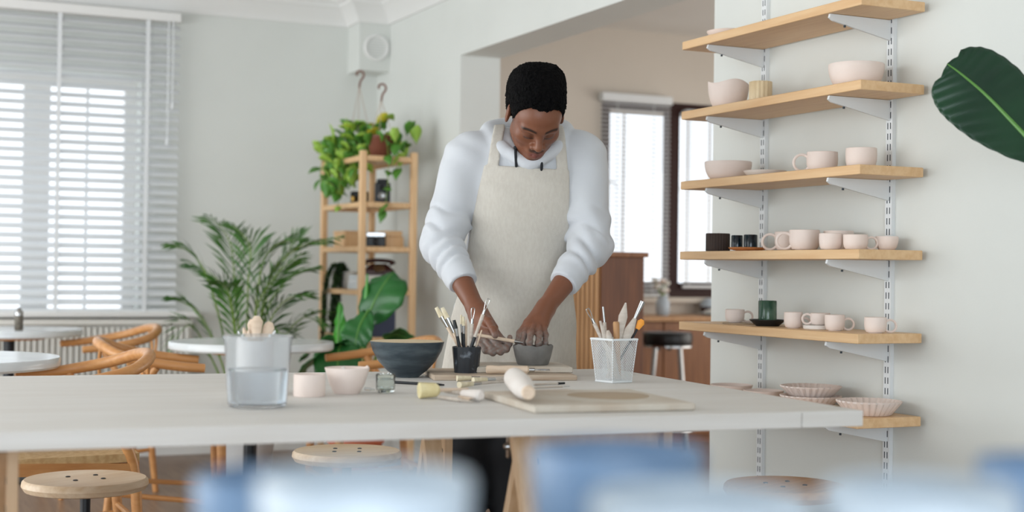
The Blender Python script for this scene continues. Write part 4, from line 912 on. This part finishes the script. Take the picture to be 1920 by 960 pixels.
for i, (h, w, lb) in enumerate(((.028, .10, 'lowest pale book under the telephone'), (.024, .095, 'middle pale book under the telephone'), (.022, .09, 'top pale book under the telephone'))):
    z = .9453+sum((.028, .024, .022)[:i])+i*.0006
    bk = empty('book', lb, 'book', (2.53, 7.15, z), .03*i, group='pale books on the bamboo shelf')
    MB().box((-w+.004, -.11, .003), (w-.004, .11, h-.003)).build('pages', m_paper, bk, smooth=0)
    MB().box((-w, -.113, 0), (w, .113, .0029)).box((-w, -.113, h-.0029), (w, .113, h)).box((-w-.001, -.113, 0), (-w+.003, .113, h)).build('cover', m_marble if i != 1 else m_white, bk, smooth=0)
ph = empty('telephone', 'old dark brown telephone on the stack of pale books', 'telephone', (2.55, 7.12, 1.0215), -.3)
MB().rings([[(-.085, -.07, 0), (.085, -.07, 0), (.085, .07, 0), (-.085, .07, 0)], [(-.08, -.068, .025), (.08, -.068, .025), (.08, .068, .025), (-.08, .068, .025)], [(-.04, -.03, .06), (.04, -.03, .06), (.04, .05, .06), (-.04, .05, .06)]]).build('body', m_phone, ph)
MB().lathe([(.028, 0), (.03, .006), (.02, .01), (.001, .01)], 20, m=Matrix.Translation((0, -.057, .03)) @ Matrix.Rotation(.75, 4, 'X')).build('dial', m_chrome, ph)
MB().tube(spline([(-.075, 0, .056), (-.062, 0, .072), (0, 0, .078), (.062, 0, .072), (.075, 0, .056)], 4), [.02, .018, .013, .011, .011, .011, .011, .011, .011, .011, .011, .011, .011, .013, .016, .018, .02], 12).build('handset', m_phone, ph)
cols = [(58, 66, 90), (70, 74, 120), (206, 200, 210), (190, 90, 70), (224, 218, 206), (226, 196, 96)]
nm = ['slate blue', 'indigo', 'lilac-white', 'brick red', 'ivory', 'yellow']
y = 6.99
for i in range(6):
    w = .022+.008*(i % 3); h = .19+.02*((i*5) % 3)
    bk = empty('book', nm[i]+' spined book upright on the lower bamboo shelf', 'book', (2.53, y+w/2, .7003)); y += w+.002
    MB().box((-.07, -w/2+.002, .003), (.068, w/2-.002, h-.003)).build('pages', m_paper, bk, smooth=0)
    MB().box((-.073, -w/2, 0), (-.07, w/2, h)).box((-.07, -w/2, 0), (.07, -w/2+.002, h)).box((-.07, w/2-.002, 0), (.07, w/2, h)).build('cover', mat('book_'+nm[i].replace(' ', '_').replace('-', '_'), cols[i], .6), bk, smooth=0)

# ------------------------------------------------------------------ plants
def heart_leaf(name, L, W, m, cup=.15):
    b = MB(); n = 6; vs = []
    for i in range(n+1):
        t = i/n; w = W*(math.sin(PI*min(1, t*1.02+.06))**.8)*(1-.45*t) if i < n else 0
        z = -L*.25*t*t
        vs += [(-w, t*L-.12*L*(1-t)*(w > 0), z+cup*w), (0, t*L, z), (w, t*L-.12*L*(1-t)*(w > 0), z+cup*w)]
    b.add(vs, [(3*i, 3*i+1, 3*i+4, 3*i+3) for i in range(n)]+[(3*i+1, 3*i+2, 3*i+5, 3*i+4) for i in range(n)])
    o = b.build(name, m, None, smooth=80); o.modifiers.new('thickness', 'SOLIDIFY').thickness = .0008
    return o
def pothos(label, potloc, blobs, hook, vines, seed):
    rr = random.Random(seed)
    e = empty('hanging_pothos', label, 'plant', potloc, -YAW)
    p = MB().lathe([(.05, 0), (.054, .004), (.072, .095), (.076, .1), (.076, .112), (.070, .112), (.066, .095), (.001, .09)], 28).build('pot', m_hook, e)
    for a in (0, 2.1, 4.2):
        MB().tube([(.073*math.cos(a+.5), .073*math.sin(a+.5), .108), (hook[0], hook[1], hook[2])], .0018, 5).build('hanger_string', m_wire, e)
    hx, hy, hz = hook
    MB().tube(spline([(hx, hy, hz-.005), (hx+.006, hy, hz+.03), (hx+.024, hy, hz+.06), (hx+.012, hy, hz+.085), (hx-.012, hy, hz+.08), (hx-.014, hy, hz+.06)], 4), .0052, 8).build('hook', m_hook, e)
    srcs = []
    for m in (m_leaf, m_leaf, m_leafy, m_leafyy):
        o = heart_leaf('leaf', .085, .037, m); o.parent = e; srcs.append(o)
    first = [True]*4
    def leaf(x, y, z, sc, kind, az):
        rot = (rr.uniform(-1.3, -.1)+.1, rr.uniform(-.5, .5), az)
        o = srcs[kind] if first[kind] else inst(srcs[kind], e, (0, 0, 0))
        first[kind] = False; o.location = (x, y, z); o.rotation_euler = rot; o.scale = (sc,)*3
    for (cx, cz, rx, rz_, cy, ry, n) in blobs:
        for i in range(n):
            a, q = rr.uniform(0, 2*PI), math.sqrt(rr.random())
            x, z = cx+rx*q*math.cos(a), cz+rz_*q*math.sin(a); y = cy+rr.uniform(-ry, ry)
            leaf(x, y, z, rr.uniform(.7, 1.15), rr.choice((0, 0, 1, 1, 2, 2, 2)) if rr.random() > .015 else 3, math.atan2(-(x-0), 1e-3+(-.2-y*0))+PI+rr.uniform(-.7, .7))
    for v in vines:
        MB().tube(spline(v, 5), .0022, 5).build('vine', m_stem, e)
        pts = spline(v, 3)
        for q in pts[1::2]: leaf(q.x+rr.uniform(-.01, .01), q.y-.01, q.z, rr.uniform(.6, .95), rr.choice((0, 1, 2)), PI+rr.uniform(-1, 1))
    return e
pothos('lush trailing pothos with a taller hook on the bamboo shelf', (2.505, 7.33, 1.6403),
       [(-.06, .12, .17, .13, -.02, .12, 62), (.0, .13, .10, .08, -.09, .04, 24), (-.13, -.04, .08, .13, -.08, .08, 34), (-.02, .01, .10, .10, -.13, .04, 22), (-.20, .08, .05, .07, 0, .06, 8)],
       (-.005, 0, .40), [[(-.06, -.1, .10), (-.07, -.17, -.05), (-.085, -.18, -.16), (-.09, -.18, -.26)], [(-.01, -.1, .08), (-.02, -.2, -.06), (-.03, -.2, -.17)], [(-.16, -.02, .08), (-.20, -.06, -.05), (-.19, -.06, -.14)]], 4)
pothos('smaller pothos in brown pot with a shorter hook on the bamboo shelf', (2.53, 7.06, 1.6403),
       [(.01, .13, .09, .06, -.03, .07, 12), (.10, .09, .06, .08, -.02, .05, 9), (.17, .19, .03, .03, 0, .03, 3), (.01, .22, .03, .02, 0, .03, 3)],
       (0, 0, .30), [[(.03, -.06, .12), (.05, -.1, .0), (.05, -.1, -.12), (.04, -.1, -.25), (.03, -.1, -.30)], [(.08, -.02, .10), (.10, -.08, .0), (.09, -.08, -.10)]], 9)
# trailing dark plant hanging from the shelf
tp = empty('trailing_plant', 'dark small-leaved plant trailing down from the bamboo shelf', 'plant', (2.50, 7.47, .9453), -YAW)
MB().lathe([(.042, 0), (.045, .004), (.055, .09), (.052, .092), (.048, .085), (.001, .08)], 24).build('pot', m_paper, tp)
b = MB(); rr = random.Random(5)
lv = [(-.004, 0, 0), (0, .011, .002), (.004, 0, 0), (0, -.004, -.001)]
for k in range(16):
    ox, oy = rr.uniform(-.045, .045), rr.uniform(-.05, .03); ln = rr.uniform(.22, .43)
    pts = spline([(rr.uniform(-.02, .02), rr.uniform(-.03, .02), .08), (-.05+ox*.6, -.03+oy, .125), (-.078+ox, -.045+oy, .03), (-.088+ox, -.045+oy, -.12), (-.095+ox, -.04+oy, .07-ln)], 12)
    b.tube(pts[::4], .0015, 4)
    for q in pts[4:]:
        for _ in range(3):
            mtx = Matrix.Translation(q) @ Matrix.Rotation(rr.uniform(0, 6.3), 4, 'Z') @ Matrix.Rotation(rr.uniform(-.9, .9), 4, 'X') @ Matrix.Scale(rr.uniform(1.5, 2.6), 4)
            b.add([mtx @ Vector(p) for p in lv], [(0, 1, 2, 3)])
b.build('foliage', m_trail, tp, smooth=0, kind='stuff')
# palm: author each frond as base, mid and tip in (right, away, up) metres
pl = empty('areca_palm', 'feathery areca palm in front of the pale back wall', 'palm', (1.813, 6.995, 0), -YAW)
MB().lathe([(.12, 0), (.125, .005), (.155, .27), (.162, .28), (.162, .30), (.15, .30), (.145, .27), (.001, .26)], 36).build('pot', m_white, pl)
rr = random.Random(11)
def frond(pts, width, n, droop=.22):
    P = spline(pts, 8); k = len(P)
    f = MB().tube(P, [lerp(.0065, .0012, i/(k-1)) for i in range(k)], 6).build('frond', m_stem, pl)
    b = MB(); i0 = .30
    for i in range(n):
        t = i0+(1-i0)*i/(n-1); q = t*(k-1); a = int(min(q, k-2)); p = P[a].lerp(P[a+1], q-a); d = (P[a+1]-P[a]).normalized()
        side = d.cross(Vector((0, 0, 1)));
        if side.length < .15: side = Vector((1, 0, 0))
        side.normalize(); side = (side+Vector((0, rr.uniform(-.25, .25), 0))).normalized()
        ln = width*math.sin(PI*(.16+.80*(t-i0)/(1-i0)))**.7
        for s in (-1, 1):
            tip = (side*s*.62+d*.95+Vector((0, 0, -droop+rr.uniform(-.12, .15)))).normalized()*ln*rr.uniform(.85, 1.1)
            up_ = d.cross(side*s).normalized(); w = .0098*rr.uniform(.8, 1.2)
            mid = p+tip*.5+Vector((0, 0, ln*.06)); wv = d*w
            b.add([p-wv*.3, p+wv*.3, mid+wv, mid-wv, p+tip+Vector((0, 0, -ln*.06))], [(0, 1, 2, 3), (3, 2, 4)])
    b.build('leaflets', m_palm, f, smooth=0)
F_ = [  # (base), mid, tip
    ((-.02, 0, .27), (-.14, -.05, .85), (-.24, -.08, 1.10), (-.36, -.1, 1.16)),
    ((.0, .02, .27), (-.08, .12, .90), (-.13, .2, 1.18), (-.25, .3, 1.31)),
    ((.0, 0, .27), (.0, .02, .95), (.00, .05, 1.16), (-.10, .1, 1.27)),
    ((.01, 0, .27), (.05, .02, .95), (.12, .0, 1.15), (.27, -.05, 1.20)),
    ((.02, .02, .27), (.08, .05, .92), (.22, .05, 1.14), (.45, .03, 1.215)),
    ((.02, 0, .27), (.05, -.05, .80), (.15, -.12, 1.00), (.29, -.2, 1.12)),
    ((.02, -.02, .27), (.10, -.08, .70), (.20, -.15, .88), (.33, -.2, .93)),
    ((.03, -.02, .27), (.15, -.06, .62), (.28, -.10, .80), (.39, -.12, .79)),
    ((-.02, -.02, .27), (-.12, -.08, .62), (-.22, -.12, .83), (-.34, -.15, .90)),
    ((-.03, 0, .27), (-.16, -.02, .58), (-.27, -.04, .76), (-.36, -.06, .66)),
    ((-.02, .0, .27), (-.08, .05, .80), (-.16, .1, .98), (-.33, .15, 1.08)),
    ((.0, .03, .27), (.06, .15, .85), (.14, .25, 1.08), (.20, .3, 1.24)),
    ((.02, 0, .27), (.08, .03, .78), (.18, .05, .98), (.33, .05, 1.06)),
    ((-.01, -.03, .27), (-.03, -.12, .72), (-.05, -.2, .92), (-.06, -.3, .98)),
    ((.0, -.02, .27), (.03, -.06, .60), (.12, -.12, .74), (.25, -.2, .72))]
for i, fp in enumerate(F_): frond(fp, .19 if i not in (1, 11) else .22, 19)
# broad leaved plants
def broad_leaf(parent, rib, W, m, side, sag=.0, fold=.25, wave=.012, nl=16, nw=6, tipw=1.6, rot=0.0):
    # blade along the rib polyline; side = rough sideways direction; small cross undulation follows the veins
    P = spline(rib, max(2, nl//(len(rib)-1))); k = len(P); vs = []; fs = []
    for i, p in enumerate(P):
        t = i/(k-1); d = (P[min(i+1, k-1)]-P[max(i-1, 0)]).normalized(); s = Vector(side); s = (s-d*s.dot(d)).normalized(); nrm = d.cross(s)
        w = W*math.sin(PI*min(1, .04+t*.96))**.62*(1-.18*t)
        for j in range(-nw, nw+1):
            q = j/nw; vs.append(p+s*w*q+nrm*(fold*w*abs(q)**1.2+wave*math.sin(t*70+q*5)*abs(q)*(1-abs(q)*.3))+d*(w*.30*abs(q))*(1 if t < .9 else .2)+Vector((0, 0, -sag*w*q*q)))
    n = 2*nw+1
    for i in range(k-1):
        for j in range(n-1): fs.append((i*n+j, i*n+j+1, (i+1)*n+j+1, (i+1)*n+j))
    o = MB().add(vs, fs).build('leaf', m, parent, smooth=80); o.modifiers.new('thickness', 'SOLIDIFY').thickness = .0012
    rb = [lerp(.0065, .0016, i/(k-1)) for i in range(k)]
    MB().tube(P, rb, 8).build('midrib', m_rib, o)
    return o
bp_ = empty('broad_leaf_plant', 'broad-leaved plant in a terracotta pot beside the bamboo shelf', 'plant', (2.19, 6.40, 0), -YAW)
MB().lathe([(.09, 0), (.095, .005), (.125, .23), (.135, .235), (.135, .27), (.12, .27), (.115, .235), (.001, .23)], 36).build('pot', m_pot, bp_)
def petiole(pts, r=.008): MB().tube(spline(pts, 5), r, 8).build('petiole', m_stem, bp_)
# offsets in metres from the plant foot: u right, v away, w up
petiole([(0, 0, .2), (.01, 0, .6), (.04, -.02, .80)])
broad_leaf(bp_, [(.04, -.02, .80), (.09, -.02, .92), (.135, .0, 1.0), (.165, .05, 1.04)], .13, m_ban, (.9, -.5, -.15), sag=.35, fold=.05)
petiole([(0, 0, .2), (-.02, -.05, .5), (.0, -.09, .70)])
broad_leaf(bp_, [(.06, -.07, .86), (.03, -.13, .80), (.015, -.16, .74), (.01, -.17, .69)], .085, m_ban, (1, -.2, .1), sag=.1, fold=.1)
petiole([(-.02, 0, .2), (-.07, 0, .5), (-.085, 0, .62)])
broad_leaf(bp_, [(-.085, 0, .62), (-.09, 0, .72), (-.088, 0, .80), (-.085, 0, .90)], .034, m_banl, (1, -.4, 0), fold=.5)
MB().tube(spline([(.02, .02, .2), (.035, .02, .7), (.038, .02, .88), (.042, .02, 1.03)], 5), [.009]*8+[.013, .015, .014, .013, .011, .009, .006, .003], 8).build('rolled_leaf', m_banl, bp_)
petiole([(-.02, -.02, .2), (.0, -.06, .55), (-.02, -.08, .70)])
broad_leaf(bp_, [(-.0, -.08, .70), (-.10, -.14, .68), (-.20, -.20, .60), (-.31, -.24, .48)], .12, m_ban, (.25, -.9, .35), sag=.1, fold=.12)
broad_leaf(bp_, [(-.02, -.03, .66), (-.06, -.16, .70), (-.06, -.26, .60), (-.05, -.32, .45)], .12, m_ban, (1, .1, 0), sag=.2, fold=.12)
petiole([(.02, .0, .2), (.08, .0, .6), (.14, .02, .72)])
broad_leaf(bp_, [(.12, .0, .73), (.20, .0, .745), (.26, .0, .70), (.32, -.02, .60)], .10, m_ban, (.15, -.8, .55), sag=.15, fold=.1)
broad_leaf(bp_, [(-.02, .06, .62), (-.10, .12, .70), (-.20, .16, .68), (-.30, .18, .60)], .07, m_ban, (.2, -.9, .3), sag=.1, fold=.1)
# plant at the right edge: one big dark leaf reaching into view in front of the shelf wall
dl = empty('dark_leaf_plant', 'tall plant with one big dark green leaf beside the wall shelves', 'plant', (2.578, 2.078, -.0), 0)
MB().lathe([(.13, 0), (.14, .005), (.17, .3), (.18, .31), (.18, .33), (.165, .33), (.16, .3), (.001, .29)], 36).build('pot', m_white, dl)
petb = [(.0, 0, .28), (.01, .0, .8), (.06, .25, 1.20), (.082, .52, 1.340)]
MB().tube(spline(petb, 8), .008, 8).build('petiole', m_stem, dl)
broad_leaf(dl, [(.082, .52, 1.340), (.055, .60, 1.430), (.02, .665, 1.510), (-.02, .71, 1.566), (-.045, .735, 1.594)], .122, m_dark, (.80, -.44, .42), sag=.03, fold=.03, wave=.0028, nl=60, nw=10)

# ------------------------------------------------------------------ second room
dk = empty('slatted_counter', 'tall wooden counter with vertical slats behind the man', 'counter', (3.26, 5.96, 0))
MB().box((.018, .018, 0), (.232, 1.3, 1.125)).build('carcass', m_walnut, dk, smooth=0)
MB().cbox((.0, 0, 0), (.232, .0175, 1.125), .001).build('end_panel', m_walnut, dk, smooth=30)
MB().cbox((-.015, -.015, 1.1255), (.25, 1.32, 1.15), .003).build('counter_top', m_cabw, dk, smooth=30)
sl = MB().cbox((-.012, -.014, 0.0), (.0178, .014, 1.124), .003).build('slat', m_slatw, dk, (0, .035, 0), smooth=30)
for i in range(1, 27): inst(sl, dk, (0, .035+i*.047, 0))
cb = empty('window_cabinet', 'brown wooden cabinet with pale top under the brown-framed window', 'cabinet', (4.0, 7.52, 0))
MB().box((0, .02, .0), (2.2, .47, .755)).build('carcass', m_cabw, cb, smooth=0)
MB().cbox((-.02, -.02, .7555), (2.22, .475, .785), .003).build('worktop', m_slatw, cb, smooth=30)
for i in range(4):
    d_ = MB().cbox((i*.55+.004, 0, .05), (i*.55+.546, .0195, .75), .002).build('door', m_cabw, cb, smooth=30)
    MB().box((i*.55+(.50 if i % 2 == 0 else .03), -.012, .58), (i*.55+(.52 if i % 2 == 0 else .05), -.0005, .70)).build('handle', m_black, d_, smooth=0)
bsn = empty('bar_stool', 'round black vinyl bar stool with chrome legs', 'stool', (4.34, 7.13, 0))
MB().lathe([(.13, .635), (.145, .642), (.148, .66), (.148, .695), (.14, .708), (.001, .712)], 40).build('seat', m_leather, bsn)
MB().lathe([(.135, .622), (.149, .623), (.149, .634), (.135, .6345)], 40).build('seat_band', m_chrome, bsn)
for a in (.3, 1.87, 3.44, 5.01): MB().tube([(.10*math.cos(a), .10*math.sin(a), .622), (.165*math.cos(a), .165*math.sin(a), 0)], .0105, 8).build('leg', m_chrome, bsn)
MB().tube([(.155*math.cos(2*PI*i/28), .155*math.sin(2*PI*i/28), .14) for i in range(28)], .008, 8, closed=True).build('foot_ring', m_chrome, bsn)
sv = empty('saucer', 'white saucer with crumpled napkin on the window cabinet', 'saucer', (5.06, 7.72, .7853))
MB().lathe([(.05, 0), (.055, .002), (.11, .012), (.11, .014), (.05, .006), (.001, .006)], 28).build('dish', m_whitec, sv)
MB().lathe([(.001, .006), (.07, .008), (.055, .03), (.02, .042), (.001, .044)], 14, (-.02, 0, 0), mod=lambda r, z, a, i: (r*(1+.15*math.sin(3*a+i)), z)).build('napkin', m_paper, sv)
jb = MB().lathe([(.02, 0), (.045, .012), (.058, .04), (.056, .07), (.035, .095), (.012, .105), (.001, .105)], 24).build('brown_jar', m_phone, None, (5.13, 7.915, .7853), label='rounded brown and white jar behind the napkin saucer', cat='jar')
MB().lathe([(.0585, .05), (.0575, .07), (.036, .0965), (.012, .107), (.001, .107)], 24).build('lid', m_whitec, jb)
fv = empty('flower_vase', 'white vase of pale flowers at the window cabinet end', 'vase', (4.68, 7.75, .7853))
MB().lathe([(.035, 0), (.045, .02), (.045, .08), (.03, .11), (.034, .125), (.03, .125), (.001, .1)], 24).build('vase', m_whitec, fv)
rr = random.Random(2)
for i in range(9):
    x, y, z = rr.uniform(-.05, .05), rr.uniform(-.04, .04), rr.uniform(.15, .24)
    st = MB().tube([(0, 0, .11), (x, y, z)], .002, 5).build('stalk', m_stem, fv)
    MB().lathe([(.001, -.012), (.018, -.006), (.024, .006), (.014, .014), (.001, .01)], 10, (x, y, z), mod=lambda r, z, a, i: (r*(1+.2*math.sin(5*a)), z)).build('blossom', m_paper if i % 4 else m_blush, st)

# ------------------------------------------------------------------ cups on the counter in front of the camera, far out of focus
fc = empty('serving_counter', 'narrow pale counter in the foreground carrying white and blue cups', 'counter', (.45, .85, 0), -YAW)
MB().cbox((-.75, -.22, .80), (.75, .25, .83), .003).build('top', m_table, fc, smooth=30)
for x in (-.7, .7):
    for y in (-.18, .21): MB().cbox((x-.02, y-.02, 0), (x+.02, y+.02, .7995), .003).build('leg', m_pine, fc, smooth=30)
def fcup(label, loc, r, h, m, hd=None):
    vessel('mug', label, 'mug', loc, [(r*.7, 0), (r*.8, .004), (r*.93, h*.3), (r, h-.004), (r-.002, h), (r-.006, h-.004), (r*.86, h*.3), (r*.7, .008), (.001, .007)], m, hd, group='blurred cups in the foreground')
fcup('white mug between the two blue mugs, blurred in the foreground', (.268, .765, .8303), .061, .1035, m_whitec)
fcup('white mug blurred in front of the wide blue mug', (.44, .685, .8303), .063, .094, m_whitec)
fcup('white mug blurred in front of the stool by the shelves', (.552, .632, .8303), .055, .101, m_whitec)
fcup('wide blue mug blurred in front of the trestle', (.491, .872, .8303), .062, .098, m_bluec)
fcup('blue mug blurred under the plastic tub', (.275, .985, .8303), .055, .074, m_bluec)
fcup('blue mug blurred at the far right below the dark leaf', (.765, .75, .8303), .045, .092, m_bluec)
